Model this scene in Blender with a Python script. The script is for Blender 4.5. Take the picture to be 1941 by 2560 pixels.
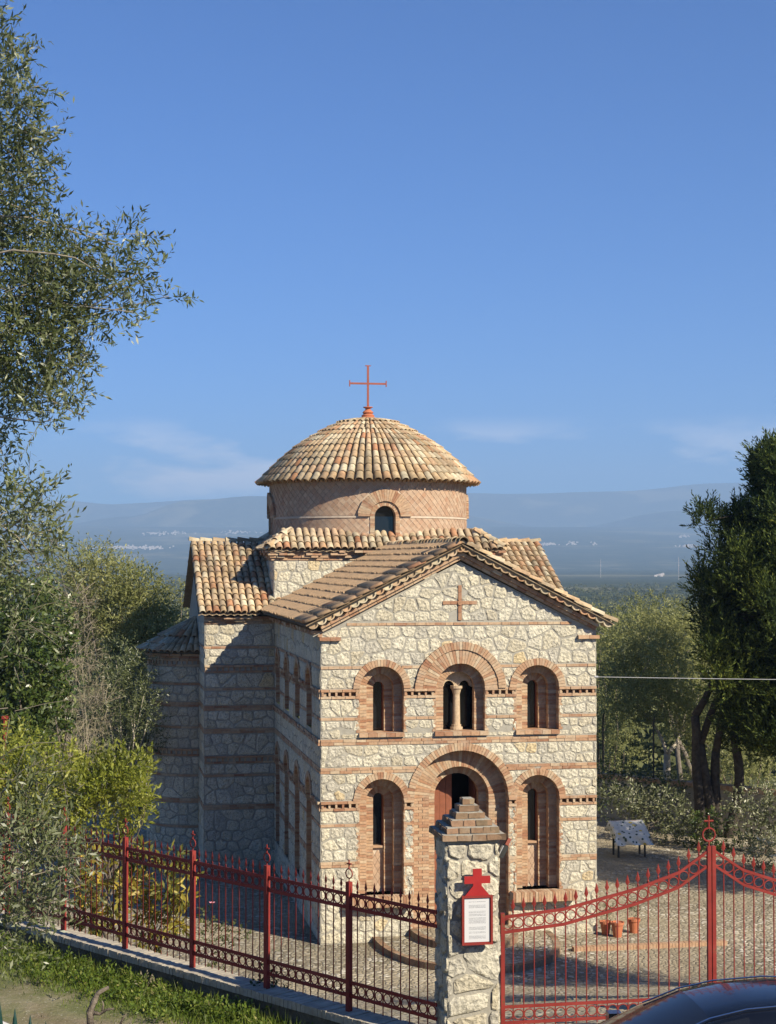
import bpy, math, random
import numpy as np
from mathutils import Vector, Matrix, geometry

for _o in list(bpy.data.objects):
    bpy.data.objects.remove(_o)
R = math.radians
SC = bpy.context.scene
COL = SC.collection
random.seed(7)
RNG = np.random.default_rng(7)

# ------------------------------------------------------------------ camera
CAMZ = 9.1
FPX = 4200.0                       # focal length in photograph pixels (1941 x 2560)
PITCH = math.atan(120 / FPX)
cam = bpy.data.cameras.new('camera')
cam.sensor_fit = 'VERTICAL'
cam.sensor_height = 24.0
cam.lens = 24.0 * FPX / 2560.0
cam.clip_start = 0.1
cam.clip_end = 60000
camo = bpy.data.objects.new('camera', cam)
camo.location = (0, 0, CAMZ)
camo.rotation_euler = (R(90) + PITCH, 0, 0)
COL.objects.link(camo)
SC.camera = camo

# ------------------------------------------------------------------ sky and sun
SUN_AZ, SUN_EL = R(48.0), R(35.0)  # azimuth to the right of the church-to-camera direction
SUNV = Vector((math.sin(SUN_AZ) * math.cos(SUN_EL), -math.cos(SUN_AZ) * math.cos(SUN_EL), math.sin(SUN_EL)))
w = bpy.data.worlds.new('World')
SC.world = w
w.use_nodes = True
nt = w.node_tree
nt.nodes.clear()
wo = nt.nodes.new('ShaderNodeOutputWorld')
bg = nt.nodes.new('ShaderNodeBackground')
sky = nt.nodes.new('ShaderNodeTexSky')
sky.sky_type = 'NISHITA'
sky.sun_disc = False
sky.sun_elevation = SUN_EL
sky.sun_rotation = math.atan2(SUNV.x, SUNV.y)
sky.altitude = 200
sky.air_density = 0.85
sky.dust_density = 0.1
sky.ozone_density = 5.0
bg.inputs['Strength'].default_value = 0.055
# a few thin clouds in a low band all around the horizon
tc = nt.nodes.new('ShaderNodeTexCoord')
mp = nt.nodes.new('ShaderNodeMapping')
mp.inputs['Scale'].default_value = (7.0, 7.0, 26.0)
mp.inputs['Location'].default_value = (1.3, 2.1, 0.4)
nz = nt.nodes.new('ShaderNodeTexNoise')
nz.inputs['Scale'].default_value = 1.0
nz.inputs['Detail'].default_value = 6
nz.inputs['Roughness'].default_value = 0.55
cr = nt.nodes.new('ShaderNodeValToRGB')
cr.color_ramp.elements[0].position = 0.54
cr.color_ramp.elements[1].position = 0.66
sx = nt.nodes.new('ShaderNodeSeparateXYZ')
br = nt.nodes.new('ShaderNodeValToRGB')
be = br.color_ramp.elements
be[0].position = 0.025; be[0].color = (0, 0, 0, 1)
be[1].position = 0.05; be[1].color = (1, 1, 1, 1)
e = be.new(0.066); e.color = (0.8, 0.8, 0.8, 1)
e = be.new(0.085); e.color = (0, 0, 0, 1)
mul = nt.nodes.new('ShaderNodeMath'); mul.operation = 'MULTIPLY'
mul2 = nt.nodes.new('ShaderNodeMath'); mul2.operation = 'MULTIPLY'; mul2.inputs[1].default_value = 0.95
mx = nt.nodes.new('ShaderNodeMix'); mx.data_type = 'RGBA'
mx.inputs['B'].default_value = (13.0, 12.6, 13.4, 1)
L = nt.links.new
L(tc.outputs['Generated'], mp.inputs['Vector'])
L(mp.outputs['Vector'], nz.inputs['Vector'])
L(nz.outputs['Fac'], cr.inputs['Fac'])
L(tc.outputs['Generated'], sx.inputs[0])
L(sx.outputs['Z'], br.inputs['Fac'])
L(cr.outputs['Color'], mul.inputs[0])
L(br.outputs['Color'], mul.inputs[1])
L(mul.outputs[0], mul2.inputs[0])
L(mul2.outputs[0], mx.inputs['Factor'])
tint = nt.nodes.new('ShaderNodeMix'); tint.data_type = 'RGBA'; tint.blend_type = 'MULTIPLY'
tint.inputs[0].default_value = 1.0
tint.inputs[7].default_value = (.42, .83, 1.36, 1)
L(sky.outputs['Color'], tint.inputs[6])
L(tint.outputs[2], mx.inputs['A'])
L(mx.outputs['Result'], bg.inputs['Color'])
L(bg.outputs[0], wo.inputs['Surface'])

sl = bpy.data.lights.new('sun', 'SUN')
sl.energy = 5.0
sl.angle = R(0.53)
sl.color = (1.0, 0.905, 0.735)
so = bpy.data.objects.new('sun', sl)
so.rotation_euler = SUNV.to_track_quat('Z', 'Y').to_euler()
so.location = SUNV * 60
COL.objects.link(so)

SC.view_settings.view_transform = 'Standard'
SC.view_settings.look = 'None'
SC.view_settings.exposure = 0.78
SC.view_settings.gamma = 1.0
SC.view_settings.use_curve_mapping = False
SC.render.engine = 'CYCLES'
cy = SC.cycles
cy.use_denoising = True
cy.max_bounces = 5
cy.diffuse_bounces = 2
cy.glossy_bounces = 3
cy.transmission_bounces = 3
cy.transparent_max_bounces = 6
cy.volume_bounces = 0
cy.sample_clamp_indirect = 6.0

# ------------------------------------------------------------------ pixel helpers
CXP, CYP = 970.5, 1280.0
def ray(px, py):
    x = (px - CXP) / FPX
    z = (CYP - py) / FPX
    return Vector((x, math.cos(PITCH) - z * math.sin(PITCH), math.sin(PITCH) + z * math.cos(PITCH)))
CAMP = Vector((0, 0, CAMZ))
def at(px, py, Y):
    d = ray(px, py)
    return CAMP + d * (Y / d.y)

# ------------------------------------------------------------------ objects
def tag(o, label=None, cat=None, group=None, kind=None):
    if label: o['label'] = label
    if cat: o['category'] = cat
    if group: o['group'] = group
    if kind: o['kind'] = kind
    return o
def empty(name, loc=(0, 0, 0), rz=0.0, parent=None):
    o = bpy.data.objects.new(name, None)
    o.empty_display_size = 0.2
    o.location = loc
    o.rotation_euler = (0, 0, rz)
    COL.objects.link(o)
    o.parent = parent
    return o
def link(name, me, parent=None, mat=None):
    if mat is not None and len(me.materials) == 0:
        me.materials.append(mat)
    o = bpy.data.objects.new(name, me)
    COL.objects.link(o)
    o.parent = parent
    return o
def mesh(name, verts, faces, mat=None, rnd=None, smooth=False):
    me = bpy.data.meshes.new(name)
    me.from_pydata([tuple(v) for v in verts], [], faces)
    if mat: me.materials.append(mat)
    if rnd is not None:
        a = me.attributes.new('rnd', 'FLOAT', 'POINT')
        a.data.foreach_set('value', np.asarray(rnd, dtype=np.float32))
    if smooth:
        me.polygons.foreach_set('use_smooth', [True] * len(me.polygons))
    me.update()
    return me
def quads_mesh(name, V, mat, rnd=None, n=4):
    """V: (N, n, 3) array of separate n-gons"""
    V = np.asarray(V, dtype=np.float32)
    N = V.shape[0]
    me = bpy.data.meshes.new(name)
    me.vertices.add(N * n)
    me.vertices.foreach_set('co', V.reshape(-1))
    me.loops.add(N * n)
    me.loops.foreach_set('vertex_index', np.arange(N * n, dtype=np.int32))
    me.polygons.add(N)
    me.polygons.foreach_set('loop_start', np.arange(0, N * n, n, dtype=np.int32))
    me.polygons.foreach_set('loop_total', np.full(N, n, dtype=np.int32))
    if rnd is not None:
        a = me.attributes.new('rnd', 'FLOAT', 'POINT')
        a.data.foreach_set('value', np.repeat(np.asarray(rnd, dtype=np.float32), n))
    me.materials.append(mat)
    me.update()
    me.validate()
    return me

class MB:
    """collects verts and faces for one mesh"""
    def __init__(s): s.v = []; s.f = []; s.r = []
    def add(s, verts, faces, rnd=0.5):
        b = len(s.v)
        s.v.extend(tuple(x) for x in verts)
        s.f.extend([tuple(i + b for i in f) for f in faces])
        s.r.extend([rnd] * len(verts))
        return s
    def box(s, a, b, rnd=0.5):
        (x0, y0, z0), (x1, y1, z1) = a, b
        v = [(x0, y0, z0), (x1, y0, z0), (x1, y1, z0), (x0, y1, z0), (x0, y0, z1), (x1, y0, z1), (x1, y1, z1), (x0, y1, z1)]
        return s.add(v, BOXF, rnd)
    def tube(s, pts, rad, n=8, cap=True, rnd=0.5):
        v, f = tube(pts, rad, n, cap)
        return s.add(v, f, rnd)
    def build(s, name, mat, parent=None, smooth=False):
        return link(name, mesh(name, s.v, s.f, mat, s.r, smooth), parent)
BOXF = [(0, 3, 2, 1), (4, 5, 6, 7), (0, 1, 5, 4), (1, 2, 6, 5), (2, 3, 7, 6), (3, 0, 4, 7)]
def tube(pts, rad, n=8, cap=True):
    pts = [Vector(p) for p in pts]
    if not hasattr(rad, '__len__'): rad = [rad] * len(pts)
    v = []; f = []
    up = Vector((0.13, 0.21, 0.97))
    for i, p in enumerate(pts):
        d = (pts[min(i + 1, len(pts) - 1)] - pts[max(i - 1, 0)])
        if d.length < 1e-9: d = Vector((0, 0, 1))
        d.normalize()
        a = d.cross(up)
        if a.length < 0.1: a = d.cross(Vector((1, 0, 0.2)))
        a.normalize(); b = d.cross(a)
        for k in range(n):
            t = 2 * math.pi * k / n
            v.append(p + (a * math.cos(t) + b * math.sin(t)) * rad[i])
    for i in range(len(pts) - 1):
        for k in range(n):
            k2 = (k + 1) % n
            f.append((i * n + k, i * n + k2, (i + 1) * n + k2, (i + 1) * n + k))
    if cap:
        f.append(tuple(range(n - 1, -1, -1)))
        f.append(tuple(range((len(pts) - 1) * n, len(pts) * n)))
    return v, f
def ring_tube(c, ax, ay, r, t, n=20, m=6):
    """torus in the plane (ax, ay) round c"""
    c = Vector(c); ax = Vector(ax); ay = Vector(ay); az = ax.cross(ay)
    v = []; f = []
    for i in range(n):
        a = 2 * math.pi * i / n
        d = ax * math.cos(a) + ay * math.sin(a)
        for j in range(m):
            b = 2 * math.pi * j / m
            v.append(c + d * (r + t * math.cos(b)) + az * (t * math.sin(b)))
    for i in range(n):
        for j in range(m):
            i2 = (i + 1) % n; j2 = (j + 1) % m
            f.append((i * m + j, i2 * m + j, i2 * m + j2, i * m + j2))
    return v, f

# ------------------------------------------------------------------ materials
class NT:
    def __init__(s, name):
        s.m = bpy.data.materials.new(name); s.m.use_nodes = True
        s.t = s.m.node_tree; s.t.nodes.clear()
        s.out = s.t.nodes.new('ShaderNodeOutputMaterial')
    def n(s, typ, **kw):
        nd = s.t.nodes.new('ShaderNode' + typ)
        for k, v in kw.items():
            if k in nd.bl_rna.properties and not k.startswith('i_'):
                setattr(nd, k, v)
            else:
                k2 = k[2:] if k.startswith('i_') else k
                k2 = int(k2) if k2.isdigit() else k2.replace('_', ' ')
                sock = nd.inputs[k2]
                if hasattr(v, 'links') or isinstance(v, bpy.types.NodeSocket): s.t.links.new(v, sock)
                else: sock.default_value = v
        return nd
    def l(s, a, b): s.t.links.new(a, b)
    def pos(s): return s.n('NewGeometry').outputs['Position']
    def noise(s, scale, detail=4, rough=0.6, vec=None):
        nd = s.n('TexNoise', Scale=scale, Detail=detail, Roughness=rough)
        s.l(vec or s.pos(), nd.inputs['Vector'])
        return nd.outputs['Fac']
    def ramp(s, fac, stops, interp='LINEAR'):
        nd = s.n('ValToRGB'); nd.color_ramp.interpolation = interp
        e = nd.color_ramp.elements
        while len(e) > 1: e.remove(e[0])
        e[0].position = stops[0][0]; e[0].color = (*stops[0][1], 1) if hasattr(stops[0][1], '__len__') else (stops[0][1],) * 3 + (1,)
        for p, c in stops[1:]:
            q = e.new(p); q.color = (*c, 1) if hasattr(c, '__len__') else (c, c, c, 1)
        s.l(fac, nd.inputs['Fac'])
        return nd.outputs['Color']
    def mix(s, fac, a, b, mode='MIX'):
        nd = s.n('Mix', data_type='RGBA', blend_type=mode)
        for v, k in ((fac, 'Factor'), (a, 'A'), (b, 'B')):
            if isinstance(v, bpy.types.NodeSocket): s.l(v, nd.inputs[k] if k == 'Factor' else nd.inputs[6 if k == 'A' else 7])
            elif k == 'Factor': nd.inputs[0].default_value = v
            else: nd.inputs[6 if k == 'A' else 7].default_value = (*v, 1)
        return nd.outputs[2]
    def math(s, op, a, b=0.0):
        nd = s.n('Math', operation=op)
        for v, k in ((a, 0), (b, 1)):
            if isinstance(v, bpy.types.NodeSocket): s.l(v, nd.inputs[k])
            else: nd.inputs[k].default_value = v
        return nd.outputs[0]
    def rnd(s, merged):
        if merged: return s.n('Attribute', attribute_name='rnd').outputs['Fac']
        return s.n('ObjectInfo').outputs['Random']
    def bump(s, h, strength, dist):
        nd = s.n('Bump', Strength=strength, Distance=dist); s.l(h, nd.inputs['Height'])
        return nd.outputs['Normal']
    def done(s, col, rough=0.9, nrm=None, metal=0.0, spec=0.3, coat=0.0):
        p = s.n('BsdfPrincipled')
        if isinstance(col, bpy.types.NodeSocket): s.l(col, p.inputs['Base Color'])
        else: p.inputs['Base Color'].default_value = (*col, 1)
        if isinstance(rough, bpy.types.NodeSocket): s.l(rough, p.inputs['Roughness'])
        else: p.inputs['Roughness'].default_value = rough
        p.inputs['Metallic'].default_value = metal
        p.inputs['Specular IOR Level'].default_value = spec
        p.inputs['Coat Weight'].default_value = coat
        if nrm is not None: s.l(nrm, p.inputs['Normal'])
        s.l(p.outputs[0], s.out.inputs['Surface'])
        return s.m

def m_stone(merged):
    s = NT('limestone' + ('_merged' if merged else ''))
    c = s.ramp(s.rnd(merged), [(0, (.52, .455, .325)), (.22, (.65, .59, .44)), (.4, (.49, .45, .36)), (.6, (.68, .625, .48)), (.8, (.59, .535, .40)), (.965, (.65, .585, .43)), (.975, (.63, .50, .29)), (1, (.58, .46, .28))])
    g = s.noise(9, 6, .65)
    c = s.mix(1.0, c, s.ramp(g, [(.25, .70), (.5, .98), (.75, 1.1)]), 'MULTIPLY')
    c = s.mix(1.0, c, s.ramp(s.noise(31, 4, .6), [(.36, .52), (.47, .98), (.8, 1.06)]), 'MULTIPLY')
    st = s.noise(2.2, 5, .6)
    c = s.mix(s.ramp(st, [(.50, 0.0), (.72, .5)]), c, (.34, .32, .28))
    vo = s.n('TexVoronoi', Scale=13.0); s.l(s.pos(), vo.inputs['Vector'])
    h = s.math('ADD', s.math('MULTIPLY', s.noise(7.5, 7, .72), 1.0), s.math('MULTIPLY', vo.outputs['Distance'], .5))
    return s.done(c, .95, s.bump(h, 1.0, .05), spec=.15)
def m_mortar():
    s = NT('mortar')
    c = s.ramp(s.noise(5, 6, .7), [(.3, (.27, .25, .205)), (.7, (.41, .38, .31))])
    return s.done(c, .97, s.bump(s.noise(40, 4, .7), .6, .012), spec=.1)
def m_brick(merged, dark=False):
    s = NT('brick' + ('_weathered' if dark else '') + ('_merged' if merged else ''))
    if dark:
        c = s.ramp(s.rnd(merged), [(0, (.15, .10, .065)), (.3, (.28, .175, .105)), (.55, (.33, .20, .125)), (.8, (.20, .145, .09)), (1, (.32, .24, .15))])
    else:
        c = s.ramp(s.rnd(merged), [(0, (.31, .155, .09)), (.2, (.44, .265, .155)), (.4, (.50, .345, .215)), (.6, (.37, .205, .12)), (.8, (.52, .40, .265)), (1, (.43, .275, .165))])
    c = s.mix(1.0, c, s.ramp(s.noise(14, 5, .65), [(.25, .6), (.5, .95), (.8, 1.15)]), 'MULTIPLY')
    c = s.mix(s.ramp(s.noise(3.1, 5, .6), [(.52, 0.0), (.75, .5)]), c, (.44, .385, .29))
    return s.done(c, .93, s.bump(s.noise(45, 5, .7), .5, .01), spec=.15)
def m_tile(merged):
    s = NT('roof_tile' + ('_merged' if merged else ''))
    c = s.ramp(s.rnd(merged), [(0, (.46, .31, .17)), (.18, (.57, .44, .27)), (.34, (.48, .28, .15)), (.48, (.66, .56, .38)), (.62, (.38, .27, .165)), (.76, (.58, .42, .24)), (.86, (.44, .20, .10)), (.94, (.62, .54, .37)), (1, (.40, .32, .21))])
    c = s.mix(1.0, c, s.ramp(s.noise(11, 6, .65), [(.25, .6), (.5, .95), (.8, 1.12)]), 'MULTIPLY')
    c = s.mix(s.ramp(s.noise(4.3, 6, .65), [(.5, 0.0), (.7, .55)]), c, (.26, .22, .15))
    c = s.mix(s.ramp(s.noise(27, 3, .6), [(.6, 0.0), (.72, .5)]), c, (.62, .58, .46))
    c = s.mix(1.0, c, s.ramp(s.noise(1.1, 5, .65), [(.35, .62), (.55, 1.0), (.75, 1.06)]), 'MULTIPLY')
    return s.done(c, .92, s.bump(s.noise(55, 4, .7), .4, .008), spec=.15)
def m_iron():
    s = NT('red_painted_iron')
    c = s.ramp(s.noise(3.5, 6, .6), [(.3, (.185, .024, .019)), (.55, (.235, .032, .025)), (.75, (.27, .044, .034))])
    rs = s.ramp(s.noise(16, 6, .7), [(.60, 0.0), (.66, 1.0)])
    c = s.mix(rs, c, (.16, .055, .028))
    return s.done(c, s.ramp(rs, [(0, .55), (1, .9)]), s.bump(s.noise(45, 4, .6), .2, .003), spec=.2)
def m_oldtile():
    s = NT('weathered_roof_tile')
    c = s.ramp(s.n('ObjectInfo').outputs['Random'], [(0, (.40, .245, .13)), (.3, (.52, .35, .195)), (.6, (.43, .28, .16)), (.85, (.56, .375, .21)), (1, (.46, .22, .115))])
    c = s.mix(1.0, c, s.ramp(s.noise(9, 6, .65), [(.25, .6), (.5, .95), (.8, 1.15)]), 'MULTIPLY')
    c = s.mix(s.ramp(s.noise(3.3, 6, .65), [(.48, 0.0), (.7, .6)]), c, (.24, .19, .13))
    return s.done(c, .93, s.bump(s.noise(55, 4, .7), .4, .008), spec=.12)
def m_drum(merged):
    s = NT('terracotta_lozenge' + ('_merged' if merged else ''))
    c = s.ramp(s.rnd(merged), [(0, (.40, .255, .165)), (.3, (.46, .31, .205)), (.6, (.43, .30, .205)), (.85, (.50, .36, .245)), (1, (.41, .24, .15))])
    c = s.mix(1.0, c, s.ramp(s.noise(8, 5, .6), [(.25, .75), (.75, 1.1)]), 'MULTIPLY')
    return s.done(c, .9, s.bump(s.noise(40, 4, .6), .3, .006), spec=.2)
def m_noise(name, c0, c1, scale=6, rough=.9, bump=.4, bscale=30, bdist=.01, spec=.2, metal=0., coat=0.):
    s = NT(name)
    c = s.ramp(s.noise(scale, 6, .62), [(.3, c0), (.7, c1)])
    return s.done(c, rough, s.bump(s.noise(bscale, 4, .65), bump, bdist) if bump else None, metal, spec, coat)
def m_leaf(name, stops, trans=.25, rough=.5, spec=.35):
    s = NT(name)
    c = s.ramp(s.rnd(True), stops)
    c = s.mix(1.0, c, s.ramp(s.noise(1.2, 3, .6), [(.3, .75), (.7, 1.15)]), 'MULTIPLY')
    p = s.n('BsdfPrincipled', Roughness=rough)
    p.inputs['Specular IOR Level'].default_value = spec
    s.l(c, p.inputs['Base Color'])
    t = s.n('BsdfTranslucent'); s.l(c, t.inputs['Color'])
    mxs = s.n('MixShader'); mxs.inputs[0].default_value = trans
    s.l(p.outputs[0], mxs.inputs[1]); s.l(t.outputs[0], mxs.inputs[2])
    s.l(mxs.outputs[0], s.out.inputs['Surface'])
    return s.m
def m_cobble():
    s = NT('cobbles')
    ps = s.pos()
    wv = s.n('TexNoise', Scale=2.0, Detail=2.0); s.l(ps, wv.inputs['Vector'])
    vm = s.n('VectorMath', operation='SCALE'); s.l(wv.outputs['Color'], vm.inputs[0]); vm.inputs['Scale'].default_value = .06
    va = s.n('VectorMath', operation='ADD'); s.l(ps, va.inputs[0]); s.l(vm.outputs[0], va.inputs[1])
    vo = s.n('TexVoronoi', Scale=7.6, feature='F1'); s.l(va.outputs[0], vo.inputs['Vector'])
    ve = s.n('TexVoronoi', Scale=7.6, feature='DISTANCE_TO_EDGE'); s.l(va.outputs[0], ve.inputs['Vector'])
    sp = s.n('SeparateColor'); s.l(vo.outputs['Color'], sp.inputs[0])
    c = s.ramp(sp.outputs[0], [(0, (.20, .17, .12)), (.4, (.36, .31, .22)), (.75, (.48, .425, .32)), (1, (.62, .58, .48))])
    edge = s.ramp(ve.outputs['Distance'], [(.02, 0.0), (.16, 1.0)])
    c = s.mix(edge, (.20, .165, .11), c)
    big = s.noise(.38, 6, .62)
    c = s.mix(s.ramp(big, [(.42, 0.0), (.62, .85)]), c, (.36, .30, .20))
    c = s.mix(1.0, c, s.ramp(s.noise(.21, 4, .6), [(.3, .68), (.6, 1.05)]), 'MULTIPLY')
    c = s.mix(s.ramp(s.noise(1.3, 5, .65), [(.6, 0.0), (.75, .5)]), c, (.18, .19, .08))
    h = s.ramp(ve.outputs['Distance'], [(0, 0.0), (.25, 1.0)])
    return s.done(c, .9, s.bump(h, .8, .03), spec=.2)
def m_ground():
    s = NT('dry_earth')
    c = s.ramp(s.noise(1.1, 6, .65), [(.3, (.17, .13, .08)), (.5, (.27, .22, .145)), (.7, (.36, .31, .22))])
    c = s.mix(s.ramp(s.noise(.6, 5, .6), [(.42, 0.0), (.6, .8)]), c, (.10, .12, .035))
    c = s.mix(s.ramp(s.noise(26, 3, .6), [(.62, 0.0), (.72, .8)]), c, (.50, .46, .38))
    return s.done(c, .95, s.bump(s.noise(14, 6, .7), .7, .04), spec=.1)
def m_terrain():
    s = NT('wooded_plain')
    ps = s.pos()
    c = s.ramp(s.noise(.012, 8, .7), [(.3, (.022, .034, .016)), (.5, (.045, .056, .026)), (.7, (.10, .10, .05))])
    f = s.noise(.0016, 6, .6)
    c = s.mix(s.ramp(f, [(.54, 0.0), (.62, .7)]), c, (.20, .18, .10))
    return s.done(c, 1.0, s.bump(s.noise(.05, 5, .7), 1.0, 4.0), spec=0.05)

M = dict(
    stone=m_stone(False), stone_m=m_stone(True), mortar=m_mortar(),
    brick=m_brick(False), brick_m=m_brick(True), dbrick=m_brick(False, True), dbrick_m=m_brick(True, True),
    tile=m_tile(False), tile_m=m_tile(True), drum=m_drum(False), drum_m=m_drum(True),
    cobble=m_cobble(), earth=m_ground(), terrain=m_terrain(),
    drum_mortar=m_noise('drum_mortar', (.46, .36, .26), (.56, .46, .35), 5),
    underroof=m_noise('old_roof_bed', (.22, .16, .10), (.34, .26, .17), 6),
    wood=m_noise('red_brown_wood', (.20, .065, .03), (.27, .09, .045), 9, .55, .2, 60, .004, .4),
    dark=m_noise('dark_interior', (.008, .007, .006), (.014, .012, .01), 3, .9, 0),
    glass=NT('dark_window_glass').done((.01, .011, .013), .08, spec=.5),
    iron=m_iron(),
    sign_red=m_noise('red_signal_paint', (.30, .015, .015), (.35, .021, .020), 7, .45, .1, 50, .003, .4),
    rust=m_noise('rust_red_iron', (.25, .075, .05), (.33, .10, .065), 9, .7, .3, 40, .005),
    terracotta=m_noise('terracotta_pot', (.40, .13, .06), (.47, .17, .085), 8, .8, .2),
    concrete=m_noise('old_coping_mortar', (.30, .26, .20), (.48, .43, .34), 5, .95, .6, 30, .015),
    darkwall=m_noise('dark_brown_wall', (.07, .06, .045), (.19, .16, .12), 4, .95, .8, 14, .04),  # dark brown wall body, mottled by noise
    plaster=m_noise('whitewashed_step', (.50, .46, .38), (.62, .58, .50), 4),
    bark=m_noise('grey_bark', (.10, .08, .06), (.24, .20, .155), 8, .95, .9, 22, .03),
    olivebark=m_noise('olive_bark', (.16, .135, .10), (.30, .26, .19), 8, .95, .5, 22, .01),
    darkbark=m_noise('dark_bark', (.035, .028, .022), (.085, .07, .055), 8, .95, .9, 22, .03),
    palebark=m_noise('pale_bark', (.34, .29, .22), (.52, .46, .37), 7, .95, .6, 20, .02),
    twig=m_noise('dry_twig', (.30, .25, .18), (.42, .36, .26), 9, .9, .2),
    greeniron=m_noise('dark_green_iron', (.008, .035, .028), (.014, .05, .04), 9, .45, .1),
    asphalt=m_noise('asphalt', (.16, .15, .135), (.24, .225, .20), 3, .9, .5, 60, .01),
    white=m_noise('white_road_paint', (.55, .53, .47), (.75, .73, .67), 6, .8, .4),
    steel=m_noise('galvanised_steel', (.45, .45, .45), (.55, .55, .55), 5, .45, 0, metal=.6),
    darksteel=m_noise('dark_fence_post', (.03, .03, .028), (.05, .05, .045), 5, .6, 0),
    paint=NT('black_car_paint').done((.004, .0045, .006), .22, spec=.4, coat=.6),
    tyre=NT('tyre_rubber').done((.015, .015, .015), .8),
    chrome=NT('chrome_trim').done((.6, .6, .6), .15, metal=1.0),
    lamp=NT('clear_lamp_plastic').done((.5, .5, .5), .1, spec=.6),
)
# ================================================================== pieces that can be picked apart
class Pieces:
    """pieces of one kind on one thing: the largest 300 in view become objects, the rest one stuff part"""
    def __init__(s, thing, name, rest, mat, mat_m, limit=300):
        s.thing, s.name, s.rest, s.mat, s.mat_m, s.limit = thing, name, rest, mat, mat_m, limit
        s.items = []
    def add(s, verts, faces, nrm, part):
        s.items.append(('g', np.array([tuple(v) for v in verts]), faces, Vector(nrm), part))
    def addm(s, me, mat4, nrm, part):
        s.items.append(('m', me, mat4, Vector(nrm), part))
    def flush(s, caml):
        sc = []
        for it in s.items:
            if it[0] == 'g':
                c = Vector(it[1].mean(axis=0)); ext = it[1].max(axis=0) - it[1].min(axis=0)
                ext = sorted(ext)[1:]; area = ext[0] * ext[1]
            else:
                c = it[2].translation.copy(); sc3 = it[2].to_scale(); area = sc3.x * sc3.y * 0.09
            d = caml - c
            sc.append(area * max(0.0, it[3].dot(d.normalized())) / d.length_squared)
        order = sorted(range(len(s.items)), key=lambda i: -sc[i])
        keep = set(order[:s.limit])
        mb = MB()
        for i, it in enumerate(s.items):
            if it[0] == 'g':
                if i in keep:
                    c = it[1].mean(axis=0)
                    o = link(s.name, mesh(s.name, it[1] - c, it[2], s.mat), it[4])
                    o.location = c
                else:
                    mb.add(it[1], it[2], random.random())
            else:
                if i in keep:
                    o = link(s.name, it[1], it[4])
                    o.matrix_local = it[2]
                else:
                    vs = np.empty(len(it[1].vertices) * 3); it[1].vertices.foreach_get('co', vs)
                    m = np.array(it[2]); vs = vs.reshape(-1, 3) @ m[:3, :3].T + m[:3, 3]
                    mb.add(vs, [tuple(p.vertices) for p in it[1].polygons], random.random())
        if mb.v:
            o = mb.build(s.rest, s.mat_m, s.thing)
            o['kind'] = 'stuff'

def clip(poly, nx, ny, d):
    """keep nx*x + ny*y <= d"""
    out = []
    n = len(poly)
    for i in range(n):
        a = poly[i]; b = poly[(i + 1) % n]
        da = nx * a[0] + ny * a[1] - d; db = nx * b[0] + ny * b[1] - d
        if da <= 0: out.append(a)
        if (da < 0 < db) or (db < 0 < da):
            t = da / (da - db)
            out.append((a[0] + (b[0] - a[0]) * t, a[1] + (b[1] - a[1]) * t))
    return out
def area2(p):
    return 0.5 * sum(p[i][0] * p[(i + 1) % len(p)][1] - p[(i + 1) % len(p)][0] * p[i][1] for i in range(len(p)))
def cen(p):
    return (sum(q[0] for q in p) / len(p), sum(q[1] for q in p) / len(p))
def shrink(poly, m):
    if area2(poly) < 0: poly = poly[::-1]
    out = poly
    for i in range(len(poly)):
        a = poly[i]; b = poly[(i + 1) % len(poly)]
        ex, ey = b[0] - a[0], b[1] - a[1]
        l = math.hypot(ex, ey)
        if l < 1e-5: continue
        nx, ny = ey / l, -ex / l
        out = clip(out, nx, ny, nx * a[0] + ny * a[1] - m)
        if len(out) < 3: return []
    return out

def stone_geo(poly, frame, proud):
    """rough-faced stone from a convex 2-D outline"""
    p = shrink(poly, random.uniform(.009, .024))
    if len(p) < 3 or abs(area2(p)) < .0035: return None
    q = []
    n = len(p)
    for i in range(n):
        a = p[i - 1]; b = p[i]; c = p[(i + 1) % n]
        la = math.hypot(a[0] - b[0], a[1] - b[1]); lc = math.hypot(c[0] - b[0], c[1] - b[1])
        k = random.uniform(.07, .22)
        ka = min(.09, la * k) / max(la, 1e-6); kc = min(.09, lc * k) / max(lc, 1e-6)
        q.append((b[0] + (a[0] - b[0]) * ka, b[1] + (a[1] - b[1]) * ka))
        q.append((b[0] + (c[0] - b[0]) * kc, b[1] + (c[1] - b[1]) * kc))
        if lc > .17:
            e_ = random.uniform(-.014, .003); t_ = random.uniform(.4, .6)
            q.append((b[0] + (c[0] - b[0]) * t_ + (c[1] - b[1]) / lc * e_, b[1] + (c[1] - b[1]) * t_ - (c[0] - b[0]) / lc * e_))
    cx, cyy = cen(q)
    j = lambda s: random.uniform(-s, s)
    v = []
    m = len(q)
    for x, y in q: v.append(frame(x, y, -.03))
    for x, y in q: v.append(frame(x + j(.004), y + j(.004), proud * random.uniform(.25, .6)))
    for x, y in q:
        k = random.uniform(.07, .24)
        v.append(frame(x + (cx - x) * k + j(.008), y + (cyy - y) * k + j(.008), proud * random.uniform(.7, 1.25)))
    v.append(frame(cx + j(.02), cyy + j(.02), proud * random.uniform(.85, 1.2)))
    f = []
    for i in range(m):
        i2 = (i + 1) % m
        f.append((i, i2, m + i2, m + i))
        f.append((m + i, m + i2, 2 * m + i2, 2 * m + i))
        f.append((2 * m + i, 2 * m + i2, 3 * m))
    return v, f

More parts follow.
